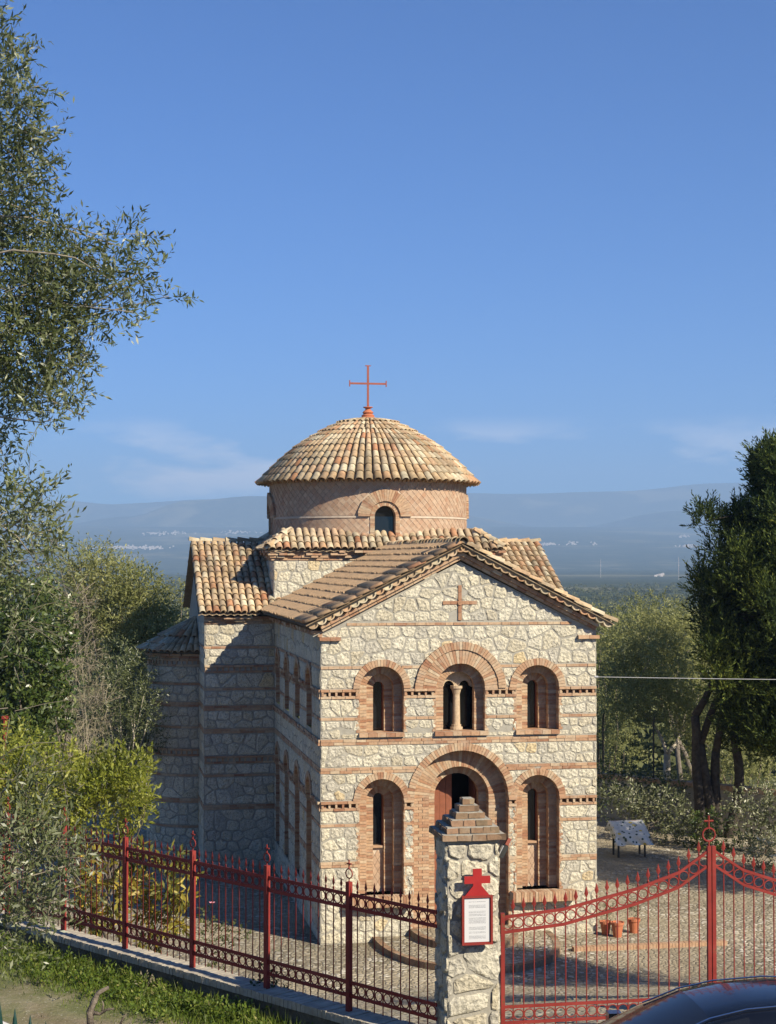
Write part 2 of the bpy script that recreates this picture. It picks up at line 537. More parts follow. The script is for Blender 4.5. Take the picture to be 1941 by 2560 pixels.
def stone_fill(P, part, frame, region, openings, spacing, nrm, proud=.015):
    """fill a convex region with irregular stones, leaving arched openings free.
    openings: (centre, half width, outer ring radius, springing, base)"""
    xs = [p[0] for p in region]; ys = [p[1] for p in region]
    x0, x1, y0, y1 = min(xs), max(xs), min(ys), max(ys)
    H = y1 - y0
    rows = max(1, round(H / (spacing * .88)))
    pts = []
    for r in range(rows):
        n = max(1, round((x1 - x0) / spacing))
        off = random.uniform(-.5, .5)
        for k in range(-1, n + 2):
            dx = random.uniform(-.33, .33)
            if random.random() < .13: continue
            pts.append((x0 + (k + .5 + off * .5 + dx + (r % 2) * .5) * (x1 - x0) / n, y0 + (r + .5 + random.uniform(-.20, .20)) * H / rows))
    for i, p in enumerate(pts):
        poly = list(region)
        if area2(poly) < 0: poly = poly[::-1]
        for k, q in enumerate(pts):
            if k == i: continue
            dx, dy = q[0] - p[0], q[1] - p[1]
            d2 = dx * dx + dy * dy
            if d2 > (spacing * 3.5) ** 2 or d2 < 1e-6: continue
            poly = clip(poly, dx, dy * 1.7, (q[0] ** 2 + 1.7 * q[1] ** 2 - p[0] ** 2 - 1.7 * p[1] ** 2) / 2)
            if len(poly) < 3: break
        if len(poly) < 3: continue
        for (c, h, ro, ws, wb) in openings:
            if len(poly) < 3: break
            cx, cw = cen(poly)
            if max(a[1] for a in poly) < wb or min(a[1] for a in poly) > ws + ro: continue
            if max(a[0] for a in poly) < c - max(h, ro) or min(a[0] for a in poly) > c + max(h, ro): continue
            if cw < ws:
                if cw < wb:
                    if max(a[1] for a in poly) > wb: poly = clip(poly, 0, 1, wb - .01)
                    continue
                if cx < c: poly = clip(poly, 1, 0, c - h)
                else: poly = clip(poly, -1, 0, -(c + h))
            else:
                l = math.hypot(cx - c, cw - ws)
                if l < 1e-4: poly = []; break
                ux, uy = (cx - c) / l, (cw - ws) / l
                rr = (h + ro) / 2
                poly = clip(poly, -ux, -uy, -(ux * c + uy * ws + rr))
        if len(poly) < 3 or abs(area2(poly)) < .006: continue
        g = stone_geo(poly, frame, proud * random.uniform(.7, 1.35))
        if g: P.add(g[0], g[1], nrm, part)

def brick_box(P, part, frame, s0, s1, w0, w1, n0, n1, nrm):
    j = lambda: random.uniform(-.003, .003)
    v = []
    for n in (n0, n1):
        for (a, b) in ((s0, w0), (s1, w0), (s1, w1), (s0, w1)):
            v.append(frame(a + j(), b + j(), n + (j() if n == n1 else 0)))
    P.add(v, BOXF, nrm, part)
def free_spans(s0, s1, w, openings, pad=0.0):
    """intervals of [s0, s1] at height w not covered by openings"""
    iv = [(s0, s1)]
    for (c, h, ro, ws, wb) in openings:
        if w < wb or w > ws + ro: continue
        hh = h if w <= ws else math.sqrt(max(0, ro * ro - (w - ws) ** 2))
        a, b = c - hh - pad, c + hh + pad
        out = []
        for (p, q) in iv:
            if b <= p or a >= q: out.append((p, q)); continue
            if a > p: out.append((p, a))
            if b < q: out.append((b, q))
        iv = out
    return [(a, b) for a, b in iv if b - a > .03]
def course(P, part, frame, s0, s1, w0, h, openings, nrm, proud=.016, blen=.25):
    for (a, b) in free_spans(s0, s1, w0 + h / 2, openings):
        s = a
        while s < b - .02:
            e = min(b, s + blen * random.uniform(.75, 1.35))
            if b - e < .07: e = b
            brick_box(P, part, frame, s + .005, e - .005, w0 + .003, w0 + h - .003, -.04, proud * random.uniform(.5, 1.5), nrm)
            s = e
def dentils(P, part, frame, s0, s1, w0, openings, nrm):
    course(P, part, frame, s0, s1, w0, .065, openings, nrm, .03)
    course(P, part, frame, s0, s1, w0 + .165, .065, openings, nrm, .05)
    for (a, b) in free_spans(s0, s1, w0 + .11, openings):
        s = a + .02
        while s + .05 < b:
            brick_box(P, part, frame, s, s + .05, w0 + .066, w0 + .164, -.14, .03, nrm)
            s += .165

def outline(c, h, ws, wb, n=18):
    o = [(c - h, wb), (c - h, ws)]
    for k in range(1, n):
        a = math.pi * (1 - k / n)
        o.append((c + h * math.cos(a), ws + h * math.sin(a)))
    return o + [(c + h, ws), (c + h, wb)]
def voussoirs(P, part, frame, c, ws, r0, r1, n0, n1, nrm, a0=0.0, a1=math.pi, width=.072):
    n = max(5, round((a1 - a0) * (r0 + r1) / 2 / width))
    for k in range(n):
        g = .10
        b0 = a0 + (a1 - a0) * (k + g / 2) / n; b1 = a0 + (a1 - a0) * (k + 1 - g / 2) / n
        ra = r0 + random.uniform(-.003, .003); rb = r1 + random.uniform(-.012, .006); nn = n1 + random.uniform(-.005, .004)
        v = []
        for nz_ in (n0, nn):
            for (rr, aa) in ((ra, b0), (rb, b0), (rb, b1), (ra, b1)):
                v.append(frame(c + rr * math.cos(aa), ws + rr * math.sin(aa), nz_))
        P.add(v, BOXF, nrm, part)
def niche(part_name, owner, PB, PV, frame, c, ws, wb, halves, depths, nrm, ring=.17, ring2=None, ch=.072):
    """stepped arched opening: halves = half width of each order, depths = how deep each order's face lies"""
    part = MB()
    # mortar core of the orders
    for i in range(len(halves) - 1):
        oa = outline(c, halves[i] + .004, ws, wb); ob = outline(c, halves[i + 1] + .012, ws, wb)
        da, db = depths[i + 1] + .014, depths[i + 2] + .02 if i + 2 < len(depths) else depths[i + 1] + .25
        for k in range(len(oa) - 1):
            part.add([frame(*oa[k], -da), frame(*oa[k + 1], -da), frame(*ob[k + 1], -da), frame(*ob[k], -da)], [(0, 1, 2, 3)])
            part.add([frame(*ob[k], -da), frame(*ob[k + 1], -da), frame(*ob[k + 1], -db), frame(*ob[k], -db)], [(0, 1, 2, 3)])
    o0 = outline(c, halves[0] + .012, ws, wb)
    for k in range(len(o0) - 1):
        part.add([frame(*o0[k], 0), frame(*o0[k + 1], 0), frame(*o0[k + 1], -depths[1] - .02), frame(*o0[k], -depths[1] - .02)], [(0, 1, 2, 3)])
    core = part.build(part_name, M['mortar'], owner)
    # hood ring, whose bricks also line the reveal
    voussoirs(PV, core, frame, c, ws, halves[0], halves[0] + ring, -depths[1] - .01, .045, nrm)
    if ring2: voussoirs(PV, core, frame, c, ws, halves[0] + ring + .004, halves[0] + ring + ring2, -.03, .075, nrm)
    # outer reveal bricks down the sides
    w = wb
    r = 0
    while w < ws - .02:
        for sg in (-1, 1):
            ln = .055 if r % 2 else .09
            a, b = sorted((c + sg * halves[0], c + sg * (halves[0] + ln)))
            brick_box(PB, core, frame, a, b, w + .004, min(ws, w + ch) - .004, -depths[1], .012, nrm)
        w += ch; r += 1
    for i in range(1, len(halves)):
        rin, rout = halves[i], halves[i - 1]
        d0 = depths[i]; d1 = depths[i + 1] if i + 1 < len(depths) else depths[i] + .22
        voussoirs(PV, core, frame, c, ws, rin, rout + .02, -d1, -d0, nrm)
        w = wb
        r = 0
        while w < ws - .02:
            for sg in (-1, 1):
                wid = rout - rin
                if wid > .3:
                    cut = rin + wid * (.38 if r % 2 else .62)
                    spans = [(rin, cut - .006), (cut + .006, rout)]
                else:
                    spans = [(rin, rout)]
                for (p, q) in spans:
                    a, b = sorted((c + sg * p, c + sg * q))
                    brick_box(PB, core, frame, a, b, w + .004, min(ws, w + ch) - .004, -d1, -d0 + random.uniform(-.005, .003), nrm)
            w += ch; r += 1
    return core

def wall_sheet(name, owner, frame, poly, holes, mat, n=0.0):
    """flat wall face with arched holes cut out"""
    rings = [[Vector((a, b, 0)) for a, b in poly]] + [[Vector((a, b, 0)) for a, b in h] for h in holes]
    def inside(x, y, r_):
        c = False
        for i in range(len(r_)):
            a, b = r_[i], r_[i - 1]
            if (a.y > y) != (b.y > y) and x < (b.x - a.x) * (y - a.y) / (b.y - a.y) + a.x: c = not c
        return c
    flat = []; edges = []
    for r_ in rings:
        o_ = len(flat); flat += [Vector((p.x, p.y)) for p in r_]
        edges += [(o_ + i, o_ + (i + 1) % len(r_)) for i in range(len(r_))]
    vs, _, tris, *_r = geometry.delaunay_2d_cdt(flat, edges, [], 0, 1e-5)
    keep = []
    for t in tris:
        x = sum(vs[i].x for i in t) / len(t); y = sum(vs[i].y for i in t) / len(t)
        if inside(x, y, rings[0]) and not any(inside(x, y, h) for h in rings[1:]): keep.append(tuple(t))
    me = mesh(name, [frame(p.x, p.y, n) for p in vs], keep, mat)
    return link(name, me, owner)

# ================================================================== the church
TH = R(10.2)
OC = Vector((-1.6, 40.0, 0.0))
church = empty('church', OC, TH)
tag(church, 'small stone and brick church with tiled dome, gabled front and red iron cross', 'church')
MC = Matrix.Translation(OC) @ Matrix.Rotation(TH, 4, 'Z')
MCI = MC.inverted()
CAML = MCI @ CAMP
def part_empty(name):
    return empty(name, parent=church)

PS = Pieces(church, 'stone', 'stonework', M['stone'], M['stone_m'])
PB = Pieces(church, 'brick', 'brickwork', M['brick'], M['brick_m'])
PV = Pieces(church, 'voussoir', 'arch_brickwork', M['brick'], M['brick_m'])
PT = Pieces(church, 'roof_tile', 'roof_tiling', M['tile'], M['tile_m'], 210)
M['oldtile'] = m_oldtile()
PN = Pieces(church, 'roof_tile', 'old_roof_tiling', M['oldtile'], M['oldtile'], 90)
PD = Pieces(church, 'dome_tile', 'dome_tiling', M['tile'], M['tile_m'])
PL = Pieces(church, 'lozenge_tile', 'lozenge_tiling', M['drum'], M['drum_m'])

W_, ND = 6.8, 9.8                 # facade width, length of the front arm
ZE = 7.24                         # wall head at the eaves
F_fac = lambda s, w_, n: (s, -n, w_)
F_left = lambda s, w_, n: (-n, s, w_)
F_right = lambda s, w_, n: (W_ + n, s, w_)
TU = 2.07
F_tf = lambda s, w_, n: (s, ND - n, w_)
F_tl = lambda s, w_, n: (-TU - n, s, w_)
F_bf = lambda s, w_, n: (s, 10.1 - n, w_)
F_bl = lambda s, w_, n: (-n, s, w_)
DC = Vector((3.4, 13.5, 0)); DR = 3.15
F_drum = lambda s, w_, n: (DC.x + (DR + n) * math.sin(s / DR), DC.y - (DR + n) * math.cos(s / DR), w_)
AR = 1.5
AC = Vector((-TU, 13.5, 0))
F_apse = lambda s, w_, n: (AC.x - (AR + n) * math.cos(s / AR), AC.y + (AR + n) * math.sin(s / AR), w_)
NV = (0, -1, 0)
NU = (-1, 0, 0)

# openings of the facade: (centre, niche half width, clear radius round the arch, springing, base)
WIN = [dict(c=1.475, ws=6.03, wb=4.98), dict(c=5.32, ws=6.02, wb=4.98), dict(c=1.475, ws=3.35, wb=1.12), dict(c=5.32, ws=3.36, wb=1.12)]
op = [(d['c'], .53, .70, d['ws'], d['wb']) for d in WIN]
op.append((3.4, .60, 1.12, 6.01, 4.98))       # double window
op.append((3.42, 1.16, 1.34, 3.36, 0.0))      # portal
COURSES = [(6.50, 1), (5.28, 1), (4.69, 2), (4.02, 2), (2.76, 1), (1.80, 2)]
DENT = [5.79, 3.14]
ZG = 9.06                                     # stone gable apex
gable = [(0, 0), (W_, 0), (W_, ZE + .12), (W_ / 2, ZG), (0, ZE + .12)]

slots = [(a + .012, b - .012, z + .068, z + .162) for z in DENT for (a, b) in free_spans(0, W_, z + .11, op)]
fw = wall_sheet('facade_wall', church, F_fac, gable,
                [outline(c, h + .012, ws, max(wb, .001))[::-1] for (c, h, ro, ws, wb) in op] + [[(a, c), (a, d), (b, d), (b, c)] for a, b, c, d in slots], M['mortar'])
for a, b, c, d in slots:      # pockets between the dentils
    sb_ = MB()
    q = [(a, c), (b, c), (b, d), (a, d)]
    sb_.add([F_fac(x, y, 0) for x, y in q] + [F_fac(x, y, -.14) for x, y in q], [(4, 5, 6, 7), (0, 1, 5, 4), (1, 2, 6, 5), (2, 3, 7, 6), (3, 0, 4, 7)], .2)
    sb_.build('dentil_recess', M['brick_m'], church)
strips = []
def band_edges(top):
    e = [0.0]
    for z, n in sorted(COURSES + [(d, 0) for d in DENT]):
        h = .23 if n == 0 else .072 * n
        e += [z, z + h]
    e.append(top)
    return [(e[i], e[i + 1]) for i in range(0, len(e), 2)]
for (a, b) in band_edges(7.52):
    if b > 7.5:
        continue
    stone_fill(PS, fw, F_fac, [(0, a + .004), (W_, a + .004), (W_, b - .004), (0, b - .004)], op, .285, NV)
stone_fill(PS, fw, F_fac, [(0, 6.58), (W_, 6.58), (W_, ZE + .1), (W_ - .55, 7.52), (.55, 7.52), (0, ZE + .1)], op, .31, NV)
stone_fill(PS, fw, F_fac, [(.62, 7.62), (W_ - .62, 7.62), (W_ / 2 + .02, ZG - .03), (W_ / 2 - .02, ZG - .03)], [(3.39, .03, .03, 8.5, 7.66)], .31, NV)
for z, n in COURSES:
    for k in range(n):
        course(PB, fw, F_fac, 0, W_, z + .072 * k, .072, op, NV)
course(PB, fw, F_fac, .62, W_ - .62, 7.53, .07, [], NV)
for z in DENT:
    dentils(PB, fw, F_fac, 0, W_, z, op, NV)
for a, b in ((-.04, .47), (6.33, W_ + .06)):  # corbel stubs below the eaves
    brick_box(PB, fw, F_fac, a, (a + b) / 2 - .004, ZE - .06, ZE + .025, -.04, .11, NV)
    brick_box(PB, fw, F_fac, (a + b) / 2 + .004, b, ZE - .06, ZE + .025, -.04, .11, NV)
# brick cross in the gable
cr_ = MB()
for k in range(4):
    d = ((1, 0), (0, 1), (-1, 0), (0, -1))[k]
    for (p, q) in ((.06, .24), (.248, .42)):
        a = (3.385 + d[0] * p - abs(d[1]) * .041, 8.07 + d[1] * p - abs(d[0]) * .041)
        b = (3.385 + d[0] * q + abs(d[1]) * .041, 8.07 + d[1] * q + abs(d[0]) * .041)
        s0, s1 = sorted((a[0], b[0])); w0, w1 = sorted((a[1], b[1]))
        v = [F_fac(x, y, n) for n in (-.03, .032) for (x, y) in ((s0, w0), (s1, w0), (s1, w1), (s0, w1))]
        cr_.add(v, BOXF, .02 + .12 * random.random())
v, f = tube([F_fac(3.385, 8.07, -.03), F_fac(3.385, 8.07, .055)], .062, 14)
cr_.add(v, f, .1)
cr_.build('brick_cross', M['brick_m'], church)

# windows
HV, DV = [.53, .33, .135], [0, .24, .46]
for i, d in enumerate(WIN):
    core = niche('window_surround', church, PB, PV, F_fac, d['c'], d['ws'], d['wb'], HV, DV, NV)
    low = i >= 2
    wb2 = 2.21 if low else d['wb']
    win = empty('window', parent=church)
    oo = outline(d['c'], .15, d['ws'], wb2, 12)
    g = [F_fac(x, y, -.66) for x, y in oo]
    link('pane', mesh('pane', g, [tuple(range(len(g)))], M['glass']), win)
    fr = MB()
    for k in range(len(oo) - 1):
        a, b = oo[k], oo[k + 1]
        c0 = (d['c'], d['ws'])
        ins = lambda p: (p[0] + (d['c'] - p[0]) * .25, p[1] + ((d['ws'] - p[1]) * .2 if p[1] > d['ws'] else 0))
        a2, b2 = ins(a), ins(b)
        fr.add([F_fac(*a, -.60), F_fac(*b, -.60), F_fac(*b2, -.60), F_fac(*a2, -.60), F_fac(*a, -.66), F_fac(*b, -.66), F_fac(*b2, -.66), F_fac(*a2, -.66)], [(0, 1, 2, 3), (3, 2, 6, 7), (0, 1, 5, 4)])
    fr.build('window_frame', M['wood'], win)
    if low:   # tiled panel under the glass
        pn = MB(); pn.box(F_fac(d['c'] - .15, d['wb'] - .02, -.62), F_fac(d['c'] + .15, 2.16, -.58))
        pl = pn.build('window_panel', M['drum_mortar'], church)
        for r in range(7):
            for q in range(-1, 2):
                cx_, cw_ = d['c'] + q * .15 + (r % 2) * .075, 1.2 + r * .145 * .9
                vs = [F_fac(min(max(cx_ + a, d['c'] - .14), d['c'] + .14), cw_ + b, n) for n in (-.585, -.565) for a, b in ((-.07, 0), (0, -.125), (.07, 0), (0, .125))]
                PL.add(vs, BOXF, NV, pl)
        sb = MB(); sb.box(F_fac(d['c'] - .14, 2.16, -.64), F_fac(d['c'] + .14, 2.21, -.50)); sb.build('window_sill', M['brick_m'], win)
    else:
        s_ = d['c'] - .56
        while s_ < d['c'] + .5:
            brick_box(PB, core, F_fac, s_ + .004, s_ + .215, d['wb'] - .10, d['wb'] - .005, -.55, .085, NV)
            s_ += .22
for a, b in ((.68, 2.22), (4.62, 6.26)):    # brick ledges under the lower windows
    lg = MB(); lg.box(F_fac(a, .90, 0), F_fac(b, 1.10, .26)); lb = lg.build('window_ledge', M['mortar'], church)
    s_ = a
    while s_ < b - .03:
        brick_box(PB, lb, F_fac, s_ + .004, s_ + .066, .885, 1.115, -.1, .30 + random.uniform(-.01, .01), NV)
        s_ += .07
# double window with a column
cw = 3.4
core = niche('window_surround', church, PB, PV, F_fac, cw, 6.01, 4.98, [.60, .385], [0, .20, .40], NV, ring=.33, ring2=.19)
s_ = cw - .64
while s_ < cw + .5:
    brick_box(PB, core, F_fac, s_ + .004, s_ + .215, 4.88, 4.975, -.55, .085, NV)
    s_ += .22
dw = empty('window', parent=church)
oo = outline(cw, .40, 6.01, 4.97, 14)
link('pane', mesh('pane', [F_fac(x, y, -.72) for x, y in oo], [tuple(range(len(oo)))], M['glass']), dw)
tym = MB()   # brick spandrel carrying the two little arches
N_ = 12
top = outline(cw, .392, 6.01, 5.99, 24)[1:-1]
for sg in (-1, 1):
    cc = cw + sg * .195
    arc = [(cc + .125 * math.cos(math.pi * k / N_), 6.04 + .125 * math.sin(math.pi * k / N_)) for k in range(N_ + 1)]
    xs0 = cw if sg > 0 else cw - .39; xs1 = cw + .39 if sg > 0 else cw
    cols = [xs1] + [p[0] for p in arc] + [xs0]
    lows = [6.0] + [p[1] for p in arc] + [6.0]
    for n_ in (-.42, -.50):
        for k in range(len(cols) - 1):
            hi = [6.01 + math.sqrt(max(0, .392 ** 2 - (x - cw) ** 2)) for x in (cols[k], cols[k + 1])]
            tym.add([F_fac(cols[k], lows[k], n_), F_fac(cols[k], max(hi[0], lows[k]), n_), F_fac(cols[k + 1], max(hi[1], lows[k + 1]), n_), F_fac(cols[k + 1], lows[k + 1], n_)], [(0, 1, 2, 3)], .8)
    for k in range(N_):
        tym.add([F_fac(*arc[k], -.42), F_fac(*arc[k + 1], -.42), F_fac(*arc[k + 1], -.60), F_fac(*arc[k], -.60)], [(0, 1, 2, 3)], .7)
tym.build('window_head', M['brick_m'], dw)
col_ = MB()
pr = [(.155, 0), (.155, .06), (.12, .062), (.12, .12), (.095, .125), (.09, .5), (.085, .84), (.088, .86), (.12, .97), (.15, 1.0), (.155, 1.06), (.0, 1.06)]
n_ = 14
vv = [F_fac(cw + r_ * math.cos(2 * math.pi * k / n_), 4.98 + z_, -.46 + r_ * math.sin(2 * math.pi * k / n_)) for r_, z_ in pr for k in range(n_)]
col_.add(vv, [(i * n_ + k, i * n_ + (k + 1) % n_, (i + 1) * n_ + (k + 1) % n_, (i + 1) * n_ + k) for i in range(len(pr) - 1) for k in range(n_)], .78)
col_.build('window_column', M['brick_m'], dw)

# portal
core = niche('portal_surround', church, PB, PV, F_fac, 3.42, 3.36, 0.05, [1.16, .74, .55], [0, .27, .54], NV, ring=.18)
dr = empty('door', parent=church)
lf = MB()
for k in range(4):
    x0 = 3.42 - .62 + k * .15
    lf.box(F_fac(x0 + .004, .05, -1.06), F_fac(x0 + .146, 4.0, -1.0 + (.012 if k % 2 else 0)))
lf.build('door_leaf', M['wood'], dr)
lf = MB()       # the other leaf stands open, folded back inside
for k in range(4):
    y0 = -1.06 - k * .15
    lf.box(F_fac(3.42 + .56, .05, y0 - .146), F_fac(3.42 + .61, 4.0, y0))
lf.build('door_leaf', M['wood'], dr)
v, f = ring_tube(F_fac(3.30, 1.3, -.95), (1, 0, 0), (0, 0, 1), .06, .012, 14, 6)
link('door_handle', mesh('door_handle', v, f, M['darksteel']), dr)
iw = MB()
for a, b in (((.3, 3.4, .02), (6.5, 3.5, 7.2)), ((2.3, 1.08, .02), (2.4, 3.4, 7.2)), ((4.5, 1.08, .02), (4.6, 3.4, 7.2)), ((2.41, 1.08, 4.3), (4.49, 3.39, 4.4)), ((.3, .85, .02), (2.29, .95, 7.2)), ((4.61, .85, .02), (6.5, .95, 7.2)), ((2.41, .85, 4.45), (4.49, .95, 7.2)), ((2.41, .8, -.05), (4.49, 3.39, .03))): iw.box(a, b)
iw.build('inner_wall', M['dark'], church)  # near-black walls: the gloom of the unlit interior is put into their colour

# side wall of the front arm with blind arches
opl = []
for k, v0 in enumerate((2.0, 4.35, 6.7, 8.9)):
    opl.append((v0, .46, .62, 5.95, 4.95)); opl.append((v0, .46, .62, 3.25, .9))
lw = wall_sheet('side_wall', church, F_left, [(0, 0), (ND + .3, 0), (ND + .3, ZE + .1), (0, ZE + .1)],
                [outline(c, h + .012, ws, wb)[::-1] for (c, h, ro, ws, wb) in opl], M['mortar'])
for (a, b) in band_edges(ZE + .05):
    stone_fill(PS, lw, F_left, [(0, a + .004), (ND, a + .004), (ND, b - .004), (0, b - .004)], opl, .36, NU, .014)
for z, n in COURSES[:]:
    for k in range(n):
        course(PB, lw, F_left, 0, ND, z + .072 * k, .072, opl, NU, .05 if z == 4.69 else .016)
for z in DENT:
    dentils(PB, lw, F_left, 0, ND, z, opl, NU)
for (c, h, ro, ws, wb) in opl:
    niche('blind_arch', church, PB, PV, F_left, c, ws, wb, [h, .30, .16], [0, .12, .22], NU, ring=.15)
    link('window', mesh('window', [F_left(x, y, -.36) for x, y in outline(c, .17, ws, wb, 10)], [tuple(range(13))], M['glass']), church)
course(PB, lw, F_left, -.02, ND, ZE + .03, .07, [], NU, .07)
course(PB, lw, F_left, -.02, ND, ZE + .105, .07, [], NU, .14)
# right side wall, plainer
rw = MB(); rw.add([F_right(s, z, 0) for s, z in ((0, 0), (ND + .3, 0), (ND + .3, ZE + .1), (0, ZE + .1))], [(0, 1, 2, 3)])
rwo = rw.build('side_wall', M['mortar'], church)
for (a, b) in band_edges(ZE + .05):
    stone_fill(PS, rwo, F_right, [(0, a + .004), (ND, a + .004), (ND, b - .004), (0, b - .004)], [], .36, (1, 0, 0))

# transepts
for sg, u0, u1 in ((-1, -TU, 0.0), (1, W_, W_ + TU)):
    tw = MB()
    uo = u0 if sg < 0 else u1
    v0, v1, vm = ND, 17.2, 13.5
    tw.add([(u0, v0, 0), (u1, v0, 0), (u1, v0, ZE + .1), (u0, v0, ZE + .1)], [(0, 1, 2, 3)])
    tw.add([(u0, v1, 0), (u1, v1, 0), (u1, v1, ZE + .1), (u0, v1, ZE + .1)], [(0, 1, 2, 3)])
    tw.add([(uo, v0, 0), (uo, v1, 0), (uo, v1, ZE + .1), (uo, vm, 9.35), (uo, v0, ZE + .1)], [(0, 1, 2, 3, 4)])
    two = tw.build('transept_wall', M['mortar'], church)
    ff = F_tf
    for (a, b) in band_edges(ZE + .02):
        stone_fill(PS, two, ff, [(u0, a + .004), (u1, a + .004), (u1, b - .004), (u0, b - .004)], [], .33, NV, .022)
    for z, n in COURSES:
        for k in range(n): course(PB, two, ff, u0, u1, z + .072 * k, .072, [], NV)
    for z in DENT: dentils(PB, two, ff, u0, u1, z, [], NV)
    for k in range(3): course(PB, two, ff, u0 - .02, u1, ZE - .02 + k * .075, .072, [], NV, .04 + .06 * k)
    if sg < 0:
        for (a, b) in band_edges(ZE + .02):
            stone_fill(PS, two, F_tl, [(v0, a + .004), (12.1, a + .004), (12.1, b - .004), (v0, b - .004)], [], .33, NU, .015)
        for z, n in COURSES:
            for k in range(n): course(PB, two, F_tl, v0, 12.1, z + .072 * k, .072, [], NU)
# central block
bw = MB()
for a, b in (((0, 10.1), (W_, 10.1)), ((W_, 10.1), (W_, 16.9)), ((W_, 16.9), (0, 16.9)), ((0, 16.9), (0, 10.1))):
    bw.add([(*a, 6), (*b, 6), (*b, 9.4), (*a, 9.4)], [(0, 1, 2, 3)])
bwo = bw.build('crossing_wall', M['mortar'], church)
stone_fill(PS, bwo, F_bf, [(0, 6.9), (W_, 6.9), (W_, 9.08), (0, 9.08)], [], .34, NV)
stone_fill(PS, bwo, F_bl, [(10.1, 7.5), (16.9, 7.5), (16.9, 9.08), (10.1, 9.08)], [], .34, NU)
for k, pr_ in enumerate((.03, .08, .14, .17)):
    course(PB, bwo, F_bf, -.05 - pr_, W_ + .05 + pr_, 9.09 + .075 * k, .072, [], NV, pr_)
    course(PB, bwo, F_bl, 10.1 - pr_, 16.9, 9.09 + .075 * k, .072, [], NU, pr_)
    course(PB, bwo, lambda s, w_, n: (W_ + n, s, w_), 10.1 - pr_, 16.9, 9.09 + .075 * k, .072, [], (1, 0, 0), pr_)

# apse
aw = MB()
K = 24
for k in range(K):
    a, b = [(-math.pi / 2 + math.pi * (k + q) / K) * AR for q in (0, 1)]
    aw.add([F_apse(a, 0, 0), F_apse(b, 0, 0), F_apse(b, 6.3, 0), F_apse(a, 6.3, 0)], [(0, 1, 2, 3)])
awo = aw.build('apse_wall', M['mortar'], church)
sA = math.pi / 2 * AR
acourses = [(5.28, 1), (4.62, 2), (3.96, 1), (2.5, 1), (1.70, 2), (.95, 1)]
ed = [0.0]
for z, n in sorted(acourses + [(5.85, 0), (3.12, 0)]):
    ed += [z, z + (.23 if n == 0 else .072 * n)]
for i in range(0, len(ed) - 1, 2):
    stone_fill(PS, awo, F_apse, [(-sA, ed[i] + .004), (sA, ed[i] + .004), (sA, ed[i + 1] - .004), (-sA, ed[i + 1] - .004)], [], .3, (-.5, -.8, 0), .02)
for z, n in acourses:
    for k in range(n): course(PB, awo, F_apse, -sA, sA, z + .072 * k, .072, [], (-.5, -.8, 0))
for z in (5.85, 3.12): dentils(PB, awo, F_apse, -sA, sA, z, [], (-.5, -.8, 0))
for k in range(2): course(PB, awo, F_apse, -sA, sA, 6.09 + k * .075, .072, [], (-.5, -.8, 0), .06 + .07 * k)

# ---- tiles
def tile_mesh(name, wob):
    n = 7; v = []; f = []
    for (y, r_, z0) in ((-.235, .105 * (1 + wob), .0), (.235, .083 * (1 - wob), -.004)):
        for t in (0, .016):
            for k in range(n):
                a = math.pi * k / (n - 1)
                v.append(((r_ - t) * math.cos(a), y, (r_ - t) * math.sin(a) * .92 + z0))
    q = lambda i, j, k: (i * 2 + j) * n + k
    for k in range(n - 1):
        f.append((q(0, 0, k), q(0, 0, k + 1), q(1, 0, k + 1), q(1, 0, k)))
        f.append((q(0, 1, k), q(1, 1, k), q(1, 1, k + 1), q(0, 1, k + 1)))
        f.append((q(0, 0, k), q(0, 1, k), q(0, 1, k + 1), q(0, 0, k + 1)))
    f += [(q(0, 0, 0), q(1, 0, 0), q(1, 1, 0), q(0, 1, 0)), (q(0, 0, n - 1), q(0, 1, n - 1), q(1, 1, n - 1), q(1, 0, n - 1))]
    me = mesh(name, v, f, M['oldtile'] if 'old' in name else M['tile'])
    me.polygons.foreach_set('use_smooth', [True] * len(me.polygons))
    return me
TILES = [tile_mesh('barrel_tile', x) for x in (0, .05, -.05)]
OTILES = [tile_mesh('old_barrel_tile', x) for x in (0, .05, -.05)]
def place_tile(P, part, o, xd, yd, sx=1.0, sy=1.0, tilt=.065, jit=1.0):
    """o: centre, xd across, yd up the slope"""
    zd = xd.cross(yd).normalized()
    if zd.z < 0: zd = -zd
    m = Matrix((xd, yd, zd)).transposed().to_4x4()
    m = m @ Matrix.Rotation(-tilt + random.gauss(0, .012) * jit, 4, 'X') @ Matrix.Rotation(random.gauss(0, .03) * jit, 4, 'Z') @ Matrix.Rotation(random.gauss(0, .03) * jit, 4, 'Y')
    m = m @ Matrix.Diagonal((sx * random.uniform(.97, 1.04), sy, sx, 1))
    m.translation = o + zd * .012 + xd * random.gauss(0, .006) * jit + yd * random.gauss(0, .012) * jit
    P.addm(random.choice(OTILES if P is PN else TILES), m, zd, part)
